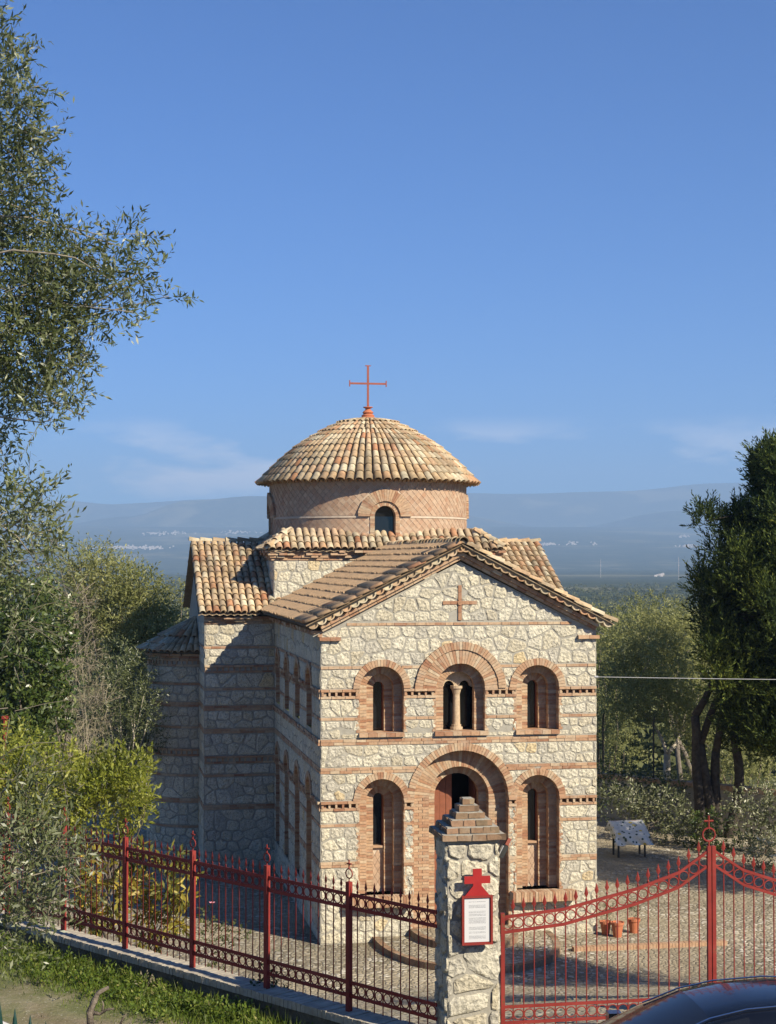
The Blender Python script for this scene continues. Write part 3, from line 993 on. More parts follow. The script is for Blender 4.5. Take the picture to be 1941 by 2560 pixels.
def roof_slope(name, P, eave, xd, yd, width, length, pitch=.215, expo=.36, half=None, deck=True):
    """eave: corner at the eaves; xd along the eaves, yd up the slope. half(t) trims the row to +-half about the middle"""
    eave, xd, yd = Vector(eave), Vector(xd).normalized(), Vector(yd).normalized()
    zd = xd.cross(yd)
    if zd.z < 0: zd = -zd
    nc = max(1, round(width / pitch)); pitch = width / nc
    d = MB()
    # channel tiles: one wavy sheet under the covers
    K = 4
    prof = [(i * pitch + pitch * k / K, .026 * math.cos(2 * math.pi * (k / K - .5)) - .045) for i in range(nc) for k in range(K)] + [(width, -.042)]
    for t0, t1 in ((-.06, length),):
        for (x0, z0), (x1, z1) in zip(prof, prof[1:]):
            if half:
                m_ = width / 2
                xa0, xb0 = [min(max(x, m_ - half(0)), m_ + half(0)) for x in (x0, x1)]
                xa1, xb1 = [min(max(x, m_ - half(length)), m_ + half(length)) for x in (x0, x1)]
            else: xa0, xb0, xa1, xb1 = x0, x1, x0, x1
            d.add([eave + xd * xa0 + yd * t0 + zd * z0, eave + xd * xb0 + yd * t0 + zd * z1, eave + xd * xb1 + yd * t1 + zd * z1, eave + xd * xa1 + yd * t1 + zd * z0], [(0, 1, 2, 3)], random.random())
    d.add([eave + zd * -.06, eave + xd * width + zd * -.06, eave + xd * width + yd * length + zd * -.06, eave + yd * length + zd * -.06] if not half else
          [eave + zd * -.06, eave + xd * width + zd * -.06, eave + xd * (width / 2 + half(length)) + yd * length + zd * -.06, eave + xd * (width / 2 - half(length)) + yd * length + zd * -.06], [(0, 1, 2, 3)], .3)
    ob = d.build(name, M['underroof'], church)
    nr = max(1, round(length / expo)); ex = length / nr
    for r_ in range(nr):
        for i in range(nc):
            x = (i + .5) * pitch
            if half and abs(x - width / 2) > half(r_ * ex) - .02: continue
            place_tile(P, ob, eave + xd * x + yd * (r_ * ex + .17), xd, yd, sx=pitch / .215)
    return ob
def ridge(part, a, b, P=None, r_=1.25, step=.38):
    a, b = Vector(a), Vector(b); d = (b - a); n = max(1, round(d.length / step)); yd = d.normalized()
    xd = yd.cross(Vector((0, 0, 1))).normalized()
    for k in range(n):
        place_tile(P or PT, part, a + d * ((k + .5) / n), -xd, yd, sx=r_)
ZR = 9.52
sl_len = math.hypot(3.75, 1.92)
lu = Vector((3.75, 0, 1.92)); ru = Vector((-3.75, 0, 1.92))
nl = roof_slope('nave_roof', PN, (-.35, 9.75, ZR - 1.92), (0, -1, 0), lu, 10.1, sl_len)
nr_ = roof_slope('nave_roof', PT, (W_ + .35, -.35, ZR - 1.92), (0, 1, 0), ru, 10.1, sl_len)
ridge(nl, (3.4, -.36, ZR + .0), (3.4, 9.9, ZR + .0))
fu = Vector((0, 4.0, 2.12)); bu = Vector((0, -4.0, 2.12))
tl_len = math.hypot(4.0, 2.12)
t1_ = roof_slope('transept_roof', PT, (-TU - .2, 9.5, 7.56), (1, 0, 0), fu, TU + .45, tl_len)
t2_ = roof_slope('transept_roof', PT, (W_ - .25, 9.5, 7.56), (1, 0, 0), fu, TU + .45, tl_len)
roof_slope('transept_roof', PT, (.25, 17.5, 7.56), (-1, 0, 0), bu, TU + .45, tl_len)
roof_slope('transept_roof', PT, (W_ + TU + .2, 17.5, 7.56), (-1, 0, 0), bu, TU + .45, tl_len)
ridge(t1_, (-TU - .2, 13.5, 9.68), (0, 13.5, 9.68)); ridge(t2_, (W_ + TU + .2, 13.5, 9.68), (W_, 13.5, 9.68))
# crossing roof: four short hipped slopes
hb, zb = 3.58, 9.43
cu = .72; rise = .53
sl2 = math.hypot(cu, rise)
hf = lambda t: hb - t * cu / sl2
c1 = roof_slope('crossing_roof', PT, (3.4 - hb, 13.5 - hb, zb), (1, 0, 0), (0, cu, rise), 2 * hb, sl2, half=hf, expo=.34)
roof_slope('crossing_roof', PT, (3.4 - hb, 13.5 + hb, zb), (0, -1, 0), (cu, 0, rise), 2 * hb, sl2, half=hf, expo=.34)
roof_slope('crossing_roof', PT, (3.4 + hb, 13.5 - hb, zb), (0, 1, 0), (-cu, 0, rise), 2 * hb, sl2, half=hf, expo=.34)
for sx_, sy_ in ((-1, -1), (1, -1)):
    ridge(c1, (3.4 + sx_ * hb, 13.5 + sy_ * hb, zb + .05), (3.4 + sx_ * (hb - cu), 13.5 + sy_ * (hb - cu), zb + rise + .05))
ct = MB(); q = hb - cu
ct.add([(3.4 - q, 13.5 - q, zb + rise), (3.4 + q, 13.5 - q, zb + rise), (3.4 + q, 13.5 + q, zb + rise), (3.4 - q, 13.5 + q, zb + rise)], [(0, 1, 2, 3)]); ct.build('crossing_roof', M['underroof'], church)

# verge of the front gable: brick cornice and scalloped row of tile ends
vg = empty('gable_cornice', parent=church)
for sg in (-1, 1):
    xd = Vector((-sg * 3.75, 0, 1.92)).normalized()
    zd = Vector((sg * 1.92, 0, 3.75)).normalized()
    e0 = Vector((3.4 + sg * 3.75, 0, ZR - 1.92))
    nb = 17
    for r_, (z0, z1, pj) in enumerate(((-.36, -.29, .09), (-.285, -.20, .17))):
        for k in range(nb):
            a, b = sl_len * (k + .02) / nb + (0 if k else .25), sl_len * (k + .98) / nb - (0 if k < nb - 1 else .08)
            if k == 0 and b - a < .03: continue
            pv = -pj - random.uniform(0, .012)
            vs = [e0 + xd * s + zd * t + Vector((0, y, 0)) for y in (.04, pv) for s, t in ((a, z0), (b, z0), (b, z1), (a, z1))]
            PB.add(vs, BOXF, NV, vg)
    ns = 19; n = 9
    for k in range(ns):
        c_ = e0 + xd * (sl_len * (k + .5) / ns) + zd * -.085
        v = []
        for y in (-.30 - random.uniform(0, .02), .02):
            for t in (.122, .085):
                for i in range(n):
                    a = math.pi * i / (n - 1)
                    v.append(c_ + xd * (t * math.cos(a)) + zd * (-t * math.sin(a) * .85) + Vector((0, y, 0)))
        q_ = lambda i, j, k2: (i * 2 + j) * n + k2
        f = []
        for k2 in range(n - 1):
            f += [(q_(0, 0, k2), q_(0, 0, k2 + 1), q_(1, 0, k2 + 1), q_(1, 0, k2)), (q_(0, 1, k2), q_(1, 1, k2), q_(1, 1, k2 + 1), q_(0, 1, k2 + 1)), (q_(0, 0, k2), q_(0, 1, k2), q_(0, 1, k2 + 1), q_(0, 0, k2 + 1))]
        cb_ = len(v)
        v += [c_ + xd * (.086 * math.cos(math.pi * i / (n - 1))) + zd * (-.086 * math.sin(math.pi * i / (n - 1)) * .85) + Vector((0, -.26, 0)) for i in range(n)]
        f.append(tuple(range(cb_, cb_ + n)))
        o_ = mesh('cornice_tile', np.array([tuple(p - c_) for p in v]), f, M['tile'], smooth=False)
        link('cornice_tile', o_, vg).location = c_
    sf = MB()
    for (z0, z1, y) in ((-.09, -.065, -.27), (-.37, -.35, -.02)):
        sf.add([e0 + zd * z1 + Vector((0, y, 0)), e0 + xd * sl_len + zd * z1 + Vector((0, y, 0)), e0 + xd * sl_len + zd * z1 + Vector((0, .05, 0)), e0 + zd * z1 + Vector((0, .05, 0)),
                e0 + zd * z0 + Vector((0, y, 0)), e0 + xd * sl_len + zd * z0 + Vector((0, y, 0)), e0 + xd * sl_len + zd * z0 + Vector((0, .05, 0)), e0 + zd * z0 + Vector((0, .05, 0))],
               [(0, 1, 2, 3), (4, 5, 6, 7), (0, 1, 5, 4)])
    sf.build('cornice_bed', M['mortar'], vg)

# apse roof
ap = MB(); ra, za, zt = 1.80, 6.28, 7.35
for k in range(24):
    a, b = [-math.pi / 2 + math.pi * (k + q) / 24 for q in (0, 1)]
    P_ = lambda t, r_, z: (AC.x - r_ * math.cos(t), AC.y + r_ * math.sin(t), z)
    ap.add([P_(a, ra, za), P_(b, ra, za), P_(b, .02, zt), P_(a, .02, zt)], [(0, 1, 2, 3)])
    ap.add([P_(a, ra, za), P_(b, ra, za), P_(b, AR, za + .02), P_(a, AR, za + .02)], [(0, 1, 2, 3)])
apo = ap.build('apse_roof', M['underroof'], church)
for r_ in range(5):
    t = (r_ + .45) / 5.3
    rr = ra * (1 - t); n = 26 if r_ < 2 else 14
    for k in range(n):
        a = -math.pi / 2 + math.pi * (k + .5) / n
        out = Vector((-math.cos(a), math.sin(a), 0))
        yd = (Vector((-out.x * ra, -out.y * ra, zt - za))).normalized()
        xd = Vector((out.y, -out.x, 0))
        place_tile(PT, apo, Vector((AC.x, AC.y, 0)) + out * rr + Vector((0, 0, za + (zt - za) * t + .02)), xd, yd, sx=min(1.15, math.pi * rr / n / .2))

# drum
dm = MB(); K = 72
Z0, ZL, ZT = 9.6, 10.40, 11.46
_edges = sorted(set([round(2 * math.pi * DR * k / K - math.pi * DR, 4) for k in range(K + 1)] + [round(DR * math.pi / 2 * q + .38 * math.sin(t * math.pi / 16), 4) for q in (-1, 0, 1) for t in range(-8, 9)]))
def _low(s):
    for q in (-1, 0, 1):
        x = s - DR * math.pi / 2 * q
        if abs(x) < .3801: return 10.42 + math.sqrt(max(0, .38 ** 2 - x * x))
    return Z0
for a, b in zip(_edges, _edges[1:]):
    mid = (a + b) / 2
    la_, lb2 = (_low(a), _low(b)) if _low(mid) > Z0 else (Z0, Z0)
    dm.add([F_drum(a, la_, 0), F_drum(b, lb2, 0), F_drum(b, ZT + .2, 0), F_drum(a, ZT + .2, 0)], [(0, 1, 2, 3)])
for k in range(K):
    a, b = [2 * math.pi * DR * (k + q) / K for q in (0, 1)]
    if any(abs((((a + b) / 2 + math.pi * DR) % (2 * math.pi * DR)) - math.pi * DR - DR * math.pi / 2 * q) < .6 for q in (-1, 0, 1)): continue
    dm.add([F_drum(a, ZL - .02, 0), F_drum(b, ZL - .02, 0), F_drum(b, ZL - .02, .03), F_drum(a, ZL - .02, .03), F_drum(b, ZL + .03, .022), F_drum(a, ZL + .03, .022)], [(0, 1, 2, 3), (3, 2, 4, 5)])
dro = dm.build('drum_wall', M['drum_mortar'], church)
drum_windows = [DR * math.pi / 2 * k for k in (-1, 0, 1)]
opd = [(s, .44, .84, 10.42, 9.0) for s in drum_windows]
hs = .107
half_c = math.pi * DR
for (za_, zb_) in ((9.72, ZL - .03), (ZL + .04, ZT + .02)):
    nrow = int((zb_ - za_) / hs) + 3
    for r_ in range(nrow):
        cw_ = za_ + r_ * hs
        ncol = int(half_c * 1.1 / (2 * hs))
        for k in range(-ncol, ncol + 1):
            cs = k * 2 * hs + (r_ % 2) * hs
            if abs(cs) > half_c * .62: continue
            g = .010
            poly = [(cs - hs + g, cw_), (cs, cw_ - hs + g), (cs + hs - g, cw_), (cs, cw_ + hs - g)]
            poly = clip(clip(poly, 0, 1, zb_), 0, -1, -za_)
            skip = False
            for (c, h, ro, ws, wb) in opd:
                if len(poly) < 3: break
                x, y = cen(poly)
                if y < ws:
                    if abs(x - c) < h: skip = True
                    elif abs(x - c) < h + .15: poly = clip(poly, 1, 0, c - h) if x < c else clip(poly, -1, 0, -(c + h))
                elif math.hypot(x - c, y - ws) < ro - .03: skip = True
            if skip or len(poly) < 3 or abs(area2(poly)) < .003: continue
            m_ = len(poly)
            pj = .010 + random.uniform(-.003, .003)
            vs = [F_drum(x, y, -.01) for x, y in poly] + [F_drum(x, y, pj) for x, y in poly]
            fs = [tuple(range(m_, 2 * m_))] + [(i, (i + 1) % m_, m_ + (i + 1) % m_, m_ + i) for i in range(m_)]
            nn = (math.sin(cs / DR), -math.cos(cs / DR), 0)
            PL.add(vs, fs, nn, dro)
for s0 in drum_windows:
    fr_ = lambda s, w_, n, s0=s0: F_drum(s0 + s, w_, n)
    nn = (math.sin(s0 / DR), -math.cos(s0 / DR), 0)
    wn = empty('drum_window', parent=church)
    voussoirs(PV, wn, fr_, 0, 10.42, .46, .82, -.05, .085, nn, width=.07)
    voussoirs(PV, wn, fr_, 0, 10.42, .32, .455, -.22, .03, nn, width=.07)
    for k in range(10):
        for sg in (-1, 1):
            a, b = sorted((sg * .32, sg * .455))
            brick_box(PB, wn, fr_, a, b, 9.72 + k * .07 + .003, 9.72 + k * .07 + .067, -.22, .03, nn)
    oo = outline(0, .325, 10.42, 9.6, 12)
    link('pane', mesh('pane', [fr_(x, y, -.2) for x, y in oo], [tuple(range(len(oo)))], M['glass']), wn)
    bk = MB()
    for k in range(len(oo) - 1):
        a, b = oo[k], oo[k + 1]
        bk.add([fr_(*a, -.17), fr_(*b, -.17), fr_(b[0] * .9, 10.42 + (b[1] - 10.42) * (.9 if b[1] > 10.42 else 1), -.17), fr_(a[0] * .9, 10.42 + (a[1] - 10.42) * (.9 if a[1] > 10.42 else 1), -.17)], [(0, 1, 2, 3)], .1)
    bk.build('window_frame', M['darksteel'], wn)
s_ = -half_c
k = 0
while s_ < half_c:     # toothed cornice under the dome
    nn = (math.sin(s_ / DR), -math.cos(s_ / DR), 0)
    brick_box(PB, dro, F_drum, s_, s_ + .07, ZT + .02, ZT + .085, -.02, .10, nn)
    if k % 2 == 0:
        brick_box(PB, dro, F_drum, s_, s_ + .25, ZT + .09, ZT + .15, -.02, .20 + random.uniform(-.01, .01), nn)
    s_ += .132; k += 1

# dome
prof = [(3.43, 11.57), (2.84, 12.19), (2.26, 12.70), (1.82, 13.0), (1.14, 13.37), (.74, 13.52), (.23, 13.63)]
dome = empty('dome', parent=church)
ds = MB(); K = 80
sh = [(r_ - .03, z - .03) for r_, z in prof]
sh = [(3.1, 11.62), (3.5, 11.53)] + sh[1:] + [(0.0, 13.62)]
for k in range(K):
    a, b = 2 * math.pi * k / K, 2 * math.pi * (k + 1) / K
    for (r0, z0), (r1, z1) in zip(sh, sh[1:]):
        ds.add([(DC.x + r_ * math.cos(t), DC.y + r_ * math.sin(t), z) for r_, z, t in ((r0, z0, a), (r0, z0, b), (r1, z1, b), (r1, z1, a))], [(0, 1, 2, 3)])
ds.build('dome_shell', M['underroof'], dome)
seg = [0.0]
for (r0, z0), (r1, z1) in zip(prof, prof[1:]): seg.append(seg[-1] + math.hypot(r1 - r0, z1 - z0))
def prof_at(t):
    for i in range(len(seg) - 1):
        if t <= seg[i + 1] or i == len(seg) - 2:
            q_ = (t - seg[i]) / (seg[i + 1] - seg[i])
            (r0, z0), (r1, z1) = prof[i], prof[i + 1]
            return r0 + (r1 - r0) * q_, z0 + (z1 - z0) * q_
nrows = 12
for r_ in range(nrows):
    t = seg[-1] * (r_ + .30) / nrows
    rr, zz = prof_at(t)
    r2, z2 = prof_at(min(seg[-1], t + .2)); r1, z1 = prof_at(max(0, t - .2))
    n = 78 if rr > 1.5 else (52 if rr > .9 else 30)
    for k in range(n):
        a = 2 * math.pi * (k + .5) / n
        out = Vector((math.cos(a), math.sin(a), 0))
        yd = (out * (r2 - r1) + Vector((0, 0, z2 - z1))).normalized()
        xd = Vector((-out.y, out.x, 0))
        place_tile(PD, dome, DC + out * rr + Vector((0, 0, zz + .01)), xd, yd, sx=2 * math.pi * rr / n / .215, jit=.7, sy=1.03)
# finial and cross
fi = MB()
pr = [(.26, 13.58), (.24, 13.68), (.20, 13.70), (.21, 13.74), (.14, 13.79), (.18, 13.83), (.15, 13.87), (.09, 13.92), (.08, 13.96), (.16, 14.0), (.15, 14.02), (0, 14.02)]
n_ = 20
fi.add([(DC.x + r_ * math.cos(2 * math.pi * k / n_), DC.y + r_ * math.sin(2 * math.pi * k / n_), z) for r_, z in pr for k in range(n_)],
       [(i * n_ + k, i * n_ + (k + 1) % n_, (i + 1) * n_ + (k + 1) % n_, (i + 1) * n_ + k) for i in range(len(pr) - 1) for k in range(n_)])
fi.build('finial', M['terracotta'], church)
cx = MB()
X, Y, Z = DC.x, DC.y, 14.0
cx.box((X - .033, Y - .02, Z), (X + .033, Y + .02, Z + 1.33))
cx.box((X - .58, Y - .018, Z + .74), (X - .034, Y + .018, Z + .80)); cx.box((X + .034, Y - .018, Z + .74), (X + .58, Y + .018, Z + .80))
cx.box((X - .09, Y - .022, Z + 1.331), (X + .09, Y + .022, Z + 1.36))
for sg in (-1, 1): cx.box((X + sg * .595 - .016, Y - .022, Z + .67), (X + sg * .595 + .016, Y + .022, Z + .87))
cx.build('roof_cross', M['rust'], church)

for P_ in (PS, PB, PV, PT, PN, PD, PL): P_.flush(CAML)
# ================================================================== ground
EU = Vector((math.cos(TH), math.sin(TH), 0)); EV = Vector((-math.sin(TH), math.cos(TH), 0))
def c2w(u, v, z=0.0): return OC + EU * u + EV * v + Vector((0, 0, z))
def w2c(x, y):
    d = Vector((x, y, 0)) - OC; return d.dot(EU), d.dot(EV)
FA = Vector((.513, 18.75, 0)); FD = Vector((-.702, .712, 0))       # fence line, from the pillar away to the left
GA = Vector((1.25, 18.75, 0)); GD = Vector((math.cos(R(10.7)), math.sin(R(10.7)), 0))
def yard_z(x, y):
    u, v = w2c(x, y)
    t = min(1.0, max(0.0, (-4.2 - v) / 17.2))
    return 3.72 * (t * .55 + .45 * t * t * (3 - 2 * t)) - (0.35 * min(1, max(0, (-u - 3) / 5)))
def sheet(name, fx, nu, nv, mat, label=None):
    v = [fx(i / nu, j / nv) for j in range(nv + 1) for i in range(nu + 1)]
    f = [(j * (nu + 1) + i, j * (nu + 1) + i + 1, (j + 1) * (nu + 1) + i + 1, (j + 1) * (nu + 1) + i) for j in range(nv) for i in range(nu)]
    o = link(name, mesh(name, v, f, mat, smooth=True)); o['kind'] = 'structure'
    return o
def front_line(x):
    if x < .9:
        t = (x - FA.x) / FD.x; return FA.y + FD.y * t + .1
    return GA.y + (x - GA.x) * GD.y / GD.x
def _yard(s, t):
    x = -24 + 46 * s
    y0 = front_line(x) - .05; y1 = 66 - .35 * x
    y = y0 + (y1 - y0) * t
    return (x, y, yard_z(x, y) + .01 * math.sin(x * 3.1) * math.sin(y * 2.3))
sheet('courtyard', _yard, 92, 96, M['cobble'])
def verge_z(x, y):
    z = 3.50 + .03 * math.sin(x * 1.7) * math.cos(y * 1.3)
    if y < 13: z += (13 - y) * .33
    return z
def _verge(s, t):
    x = -24 + 50 * s
    y1 = front_line(x) - (.28 if x < .9 else -.02); y = -6 + (y1 + 6) * t
    return (x, y, verge_z(x, y))
sheet('roadside_verge', _verge, 100, 60, M['earth'])
# asphalt of the lane and its painted edge line
LP = [(at(-60, 2470, 21.9), 0), (at(190, 2560, 20.3), 0)]
la, lb_ = Vector((-5.3, 21.2, 0)), Vector((-3.55, 19.35, 0))
ld = (lb_ - la).normalized(); ln_ = Vector((ld.y, -ld.x, 0))
if ln_.y > 0: ln_ = -ln_
def strip(name, a, b, w0, w1, lift, mat, n=24):
    vs = []; fs = []
    for i in range(n + 1):
        p = a + (b - a) * (i / n)
        for w_ in (w0, w1):
            q = p + ln_ * w_ + Vector((0, 0, 0)); vs.append((q.x, q.y, verge_z(q.x, q.y) + lift))
    fs = [(2 * i, 2 * i + 1, 2 * i + 3, 2 * i + 2) for i in range(n)]
    o = link(name, mesh(name, vs, fs, mat)); o['kind'] = 'structure'; return o
strip('lane', la - ld * 6, lb_ + ld * 14, -.02, 6.0, .006, M['asphalt'], 40)
strip('lane_edge_line', la - ld * 3, lb_ + ld * 10, .0, .11, .011, M['white'])

# far terrain: hillside, plain and mountains
def hz(x, y):
    k = [(0, -3), (60, -3.5), (120, -6), (300, -10), (900, -18), (1500, -21), (3000, -24), (5000, -20), (6000, 18), (7000, 60), (8500, 130), (10500, 220), (16000, 300)]
    y = max(0, y)
    for (a, za), (b, zb) in zip(k, k[1:]):
        if y <= b:
            z = za + (zb - za) * (y - a) / (b - a); break
    else: z = k[-1][1]
    n = math.sin(x * .0011 + 1.7) * math.sin(y * .0009) * .5 + math.sin(x * .0031 + y * .0013) * .3
    if y > 1500: z += n * min(12, (y - 1500) * .004)
    elif y > 90: z += math.sin(x * .021 + 1) * math.sin(y * .017) * min(2.5, (y - 90) * .012)
    return z
def _terr(s, t):
    y = -80 + 80 * t * 1.6 if t < .1 else 0
    tt = max(0, (t - .05) / .95)
    y = -80 + 140 * min(1, t / .12) if t < .12 else 60 * (13000 / 60) ** ((t - .12) / .88)
    x = (s - .5) * 2 * (70 + .5 * max(y, 0))
    return (x, y, hz(x, y))
sheet('terrain', _terr, 90, 130, M['terrain'])
def mountain(name, ybase, yw, prof_, seed):
    rg = random.Random(seed); ph = [rg.uniform(0, 6) for _ in range(12)]
    def fx(s, t):
        x = (s - .5) * 14000
        hgt = prof_(x)
        nn = sum(math.sin(x * .0006 * (1.7 ** k) + ph[k]) * .5 ** k for k in range(6))
        y = ybase + yw * t + 250 * nn * (1 - t)
        z = (hgt + 26 * nn) * math.sin(min(1, t * 1.0) * math.pi / 2) ** 1.3
        z += 22 * math.sin(x * .004 + y * .003 + ph[6]) * math.sin(t * math.pi) + 14 * math.sin(x * .009 - y * .006 + ph[7]) * math.sin(t * math.pi)
        return (x, y, z - 60 * (1 - t))
    return sheet(name, fx, 160, 20, M['terrain'])
def interp(x, k):
    for (a, za), (b, zb) in zip(k, k[1:]):
        if x <= b: 
            q = min(1, max(0, (x - a) / (b - a))); q = q * q * (3 - 2 * q); return za + (zb - za) * q
    return k[-1][1]
sky_x = lambda px, Y: (px - CXP) / FPX * Y
sky_z = lambda py, Y: CAMZ + (1400 - py) / FPX * Y
mountain('far_mountains', 11800, 2600, lambda x: interp(x, [(-7000, 440), (sky_x(150, 14400), sky_z(1252, 14400)), (sky_x(300, 14400), sky_z(1262, 14400)), (sky_x(500, 14400), sky_z(1254, 14400)), (sky_x(1200, 14400), sky_z(1238, 14400)), (sky_x(1560, 14400), sky_z(1228, 14400)), (sky_x(1780, 14400), sky_z(1208, 14400)), (7000, 640)]), 3)
mountain('near_mountains', 9800, 1700, lambda x: interp(x, [(-7000, 260), (sky_x(80, 11500), sky_z(1330, 11500)), (sky_x(330, 11500), sky_z(1300, 11500)), (sky_x(480, 11500), sky_z(1262, 11500)), (sky_x(640, 11500), sky_z(1252, 11500)), (sky_x(1100, 11500), sky_z(1290, 11500)), (sky_x(1400, 11500), sky_z(1320, 11500)), (sky_x(1700, 11500), sky_z(1262, 11500)), (7000, 520)]), 9)

# ================================================================== steps before the portal
st = empty('portal_steps', c2w(0, 0), TH); st['kind'] = 'structure'
for (hu, hv, z0, z1, nm) in ((2.15, 3.4, -.3, .14, 'lower_step'), (1.25, 1.9, .141, .30, 'upper_step')):
    b = MB(); n = 30
    ring = [(3.42 + hu * math.cos(math.pi + math.pi * k / n), -hv * abs(math.sin(math.pi * k / n)) ** .8) for k in range(n + 1)]
    b.add([(x, y, z1) for x, y in ring], [tuple(range(n + 1))])
    so_ = b.build(nm, M['cobble'], st)
    PK = Pieces(st, 'edge_brick', 'edge_brickwork', M['dbrick'], M['dbrick_m'], 120)
    pts = []
    for k in range(n):
        for q in range(4):
            a = Vector((*ring[k], 0)).lerp(Vector((*ring[k + 1], 0)), q / 4); pts.append(a)
    acc = 0; last = pts[0]
    for p in pts[1:]:
        if (p - last).length < .075: continue
        d = (p - last).normalized(); nn = Vector((d.y, -d.x, 0))
        if nn.y > 0 and abs(nn.x) < .7: nn = -nn
        if (p - Vector((3.42, 0, 0))).dot(nn) < 0: nn = -nn
        a = last + d * .004
        vs = [a - nn * .14, p - nn * .14, p + nn * .02, a + nn * .02]
        PK.add([(q.x, q.y, z0 + .0) for q in vs] + [(q.x, q.y, z1 + .008 + random.uniform(-.004, .004)) for q in vs], BOXF, nn, so_)
        last = p
    PK.flush(CAML)
# raised kerb at the right of the facade
kb = MB()
kbo = empty('brick_kerb', c2w(0, 0), TH); kbo['kind'] = 'structure'
s_ = 5.7
while s_ < 9.4:
    m = MB(); m.box((s_ + .004, -1.75, -.25), (s_ + .076, -1.55, .10 + random.uniform(-.006, .006)))
    m.build('edge_brick', M['brick_m'], kbo); s_ += .08

# ================================================================== low wall, fence, pillars, gates
WT = 3.84
FN = Vector((-.712, -.702, 0))          # towards the lane
fwall = empty('fence_wall', (FA.x, FA.y, 3.3))
tag(fwall, 'low dark roadside wall with a coping of bricks laid crosswise', 'wall')
def fpt(t, n=0.0, z=0.0): return FA + FD * t + FN * n + Vector((0, 0, z)) 
b = MB()
vs = [fpt(t, n, z) - fwall.location for t in (-.1, 17) for n, z in ((-.17, .2), (.15, .2), (.15, WT - .06), (-.17, WT - .06))]
b.add(vs, [(0, 1, 5, 4), (1, 2, 6, 5), (2, 3, 7, 6), (3, 0, 4, 7), (0, 3, 2, 1), (4, 5, 6, 7)])
b.build('wall_body', M['darkwall'], fwall)
t = .0; k = 0
while t < 15:
    j = lambda: random.uniform(-.006, .006)
    l = Vector(fpt(t + .035, 0, WT - .03))
    vs = []
    zt = j()
    for z in (-.06, .03 + zt):
        for (dt, n) in ((-.033, -.19 + j()), (.033, -.19 + j()), (.033, .185 + j()), (-.033, .185 + j())):
            vs.append(FD * dt + FN * n + Vector((0, 0, z)))
    if t < 11 or k % 1 == 0:
        o = link('coping_brick', mesh('coping_brick', vs, BOXF, M['concrete']), fwall)
        o.location = l - fwall.location
    t += .075; k += 1

def picket_mesh(h):
    b = MB()
    b.tube([(0, 0, 0), (0, 0, h)], .0075, 6)
    b.add([(0, .006, h + .07), (0, -.006, h + .07), (.024, 0, h + .045), (-.024, 0, h + .045), (0, 0, h + .135), (0, 0, h - .005)], [(0, 2, 4), (2, 1, 4), (1, 3, 4), (3, 0, 4), (0, 5, 2), (2, 5, 1), (1, 5, 3), (3, 5, 0)])
    b.tube([(0, 0, h - .035), (0, 0, h - .02), (0, 0, h - .005)], [.008, .014, .008], 6)
    return mesh('picket', b.v, b.f, M['iron'], smooth=False)
def box_between(a, b, w, h, mat, name, parent, off=Vector((0, 0, 0))):
    """flat bar from a to b, w deep, h high"""
    a, b = Vector(a), Vector(b); d = (b - a).normalized(); s = d.cross(Vector((0, 0, 1))).normalized() * (w / 2); u = s.cross(d).normalized() * (h / 2)
    m = MB(); m.add([p + x for p in (a, b) for x in (s + u, s - u, -s - u, -s + u)], [(0, 1, 2, 3), (7, 6, 5, 4), (0, 4, 5, 1), (1, 5, 6, 2), (2, 6, 7, 3), (3, 7, 4, 0)])
    return m.build(name, mat, parent)
def finial_on(parent, p, d, name='post_finial', s=1.0):
    m = MB()
    v, f = ring_tube(p + Vector((0, 0, .095 * s)), d, (0, 0, 1), .055 * s, .008 * s, 18, 6); m.add(v, f)
    m.tube([p, p + Vector((0, 0, .045 * s))], .008 * s, 6)
    m.tube([p + Vector((0, 0, .15 * s)), p + Vector((0, 0, .255 * s))], .009 * s, 6)
    m.tube([p + d * (-.04 * s) + Vector((0, 0, .21 * s)), p + d * (.04 * s) + Vector((0, 0, .21 * s))], .009 * s, 6)
    return m.build(name, M['iron'], parent)
fence = empty('iron_fence', (FA.x, FA.y, WT))
tag(fence, 'red iron picket fence with rings and crosses on the low roadside wall', 'fence')
def fl(t, z, n=-.02): return FD * t + FN * n + Vector((0, 0, z))
FX = FD.normalized()
PM = picket_mesh(1.36)
v, f = ring_tube((0, 0, 0), FX, (0, 0, 1), .056, .0075, 18, 6)
RM = mesh('ring', v, f, M['iron'], smooth=True)
posts = [1.40 + 1.475 * k for k in range(8)]
for t in posts:
    a = fl(t, 0)
    m = MB(); s = FX * .029; q = FN * .029
    m.add([a + x + Vector((0, 0, z)) for z in (-.01, 1.50) for x in (s + q, s - q, -s - q, -s + q)], BOXF)
    m.build('post', M['iron'], fence)
    finial_on(fence, a + Vector((0, 0, 1.50)), FX)
spans = [(-.02, posts[0])] + list(zip(posts, posts[1:]))
for (a, b_) in spans:
    n = 11 if b_ - a > 1.45 else 10
    e0, e1 = a + (.03 if a > 0 else 0), b_ - .03
    for z in (1.355, 1.20, .335, .18):
        box_between(fl(e0, z), fl(e1, z), .014, .040, M['iron'], 'rail', fence)
    sp = (b_ - a) / n
    for k in range(n):
        if k:
            o = link('picket', PM, fence); o.location = fl(a + sp * k, .055); o.rotation_euler.z = math.atan2(FD.y, FD.x)
        for z in (1.2775, .2575):
            link('ring', RM, fence).location = fl(a + sp * (k + .5), z)

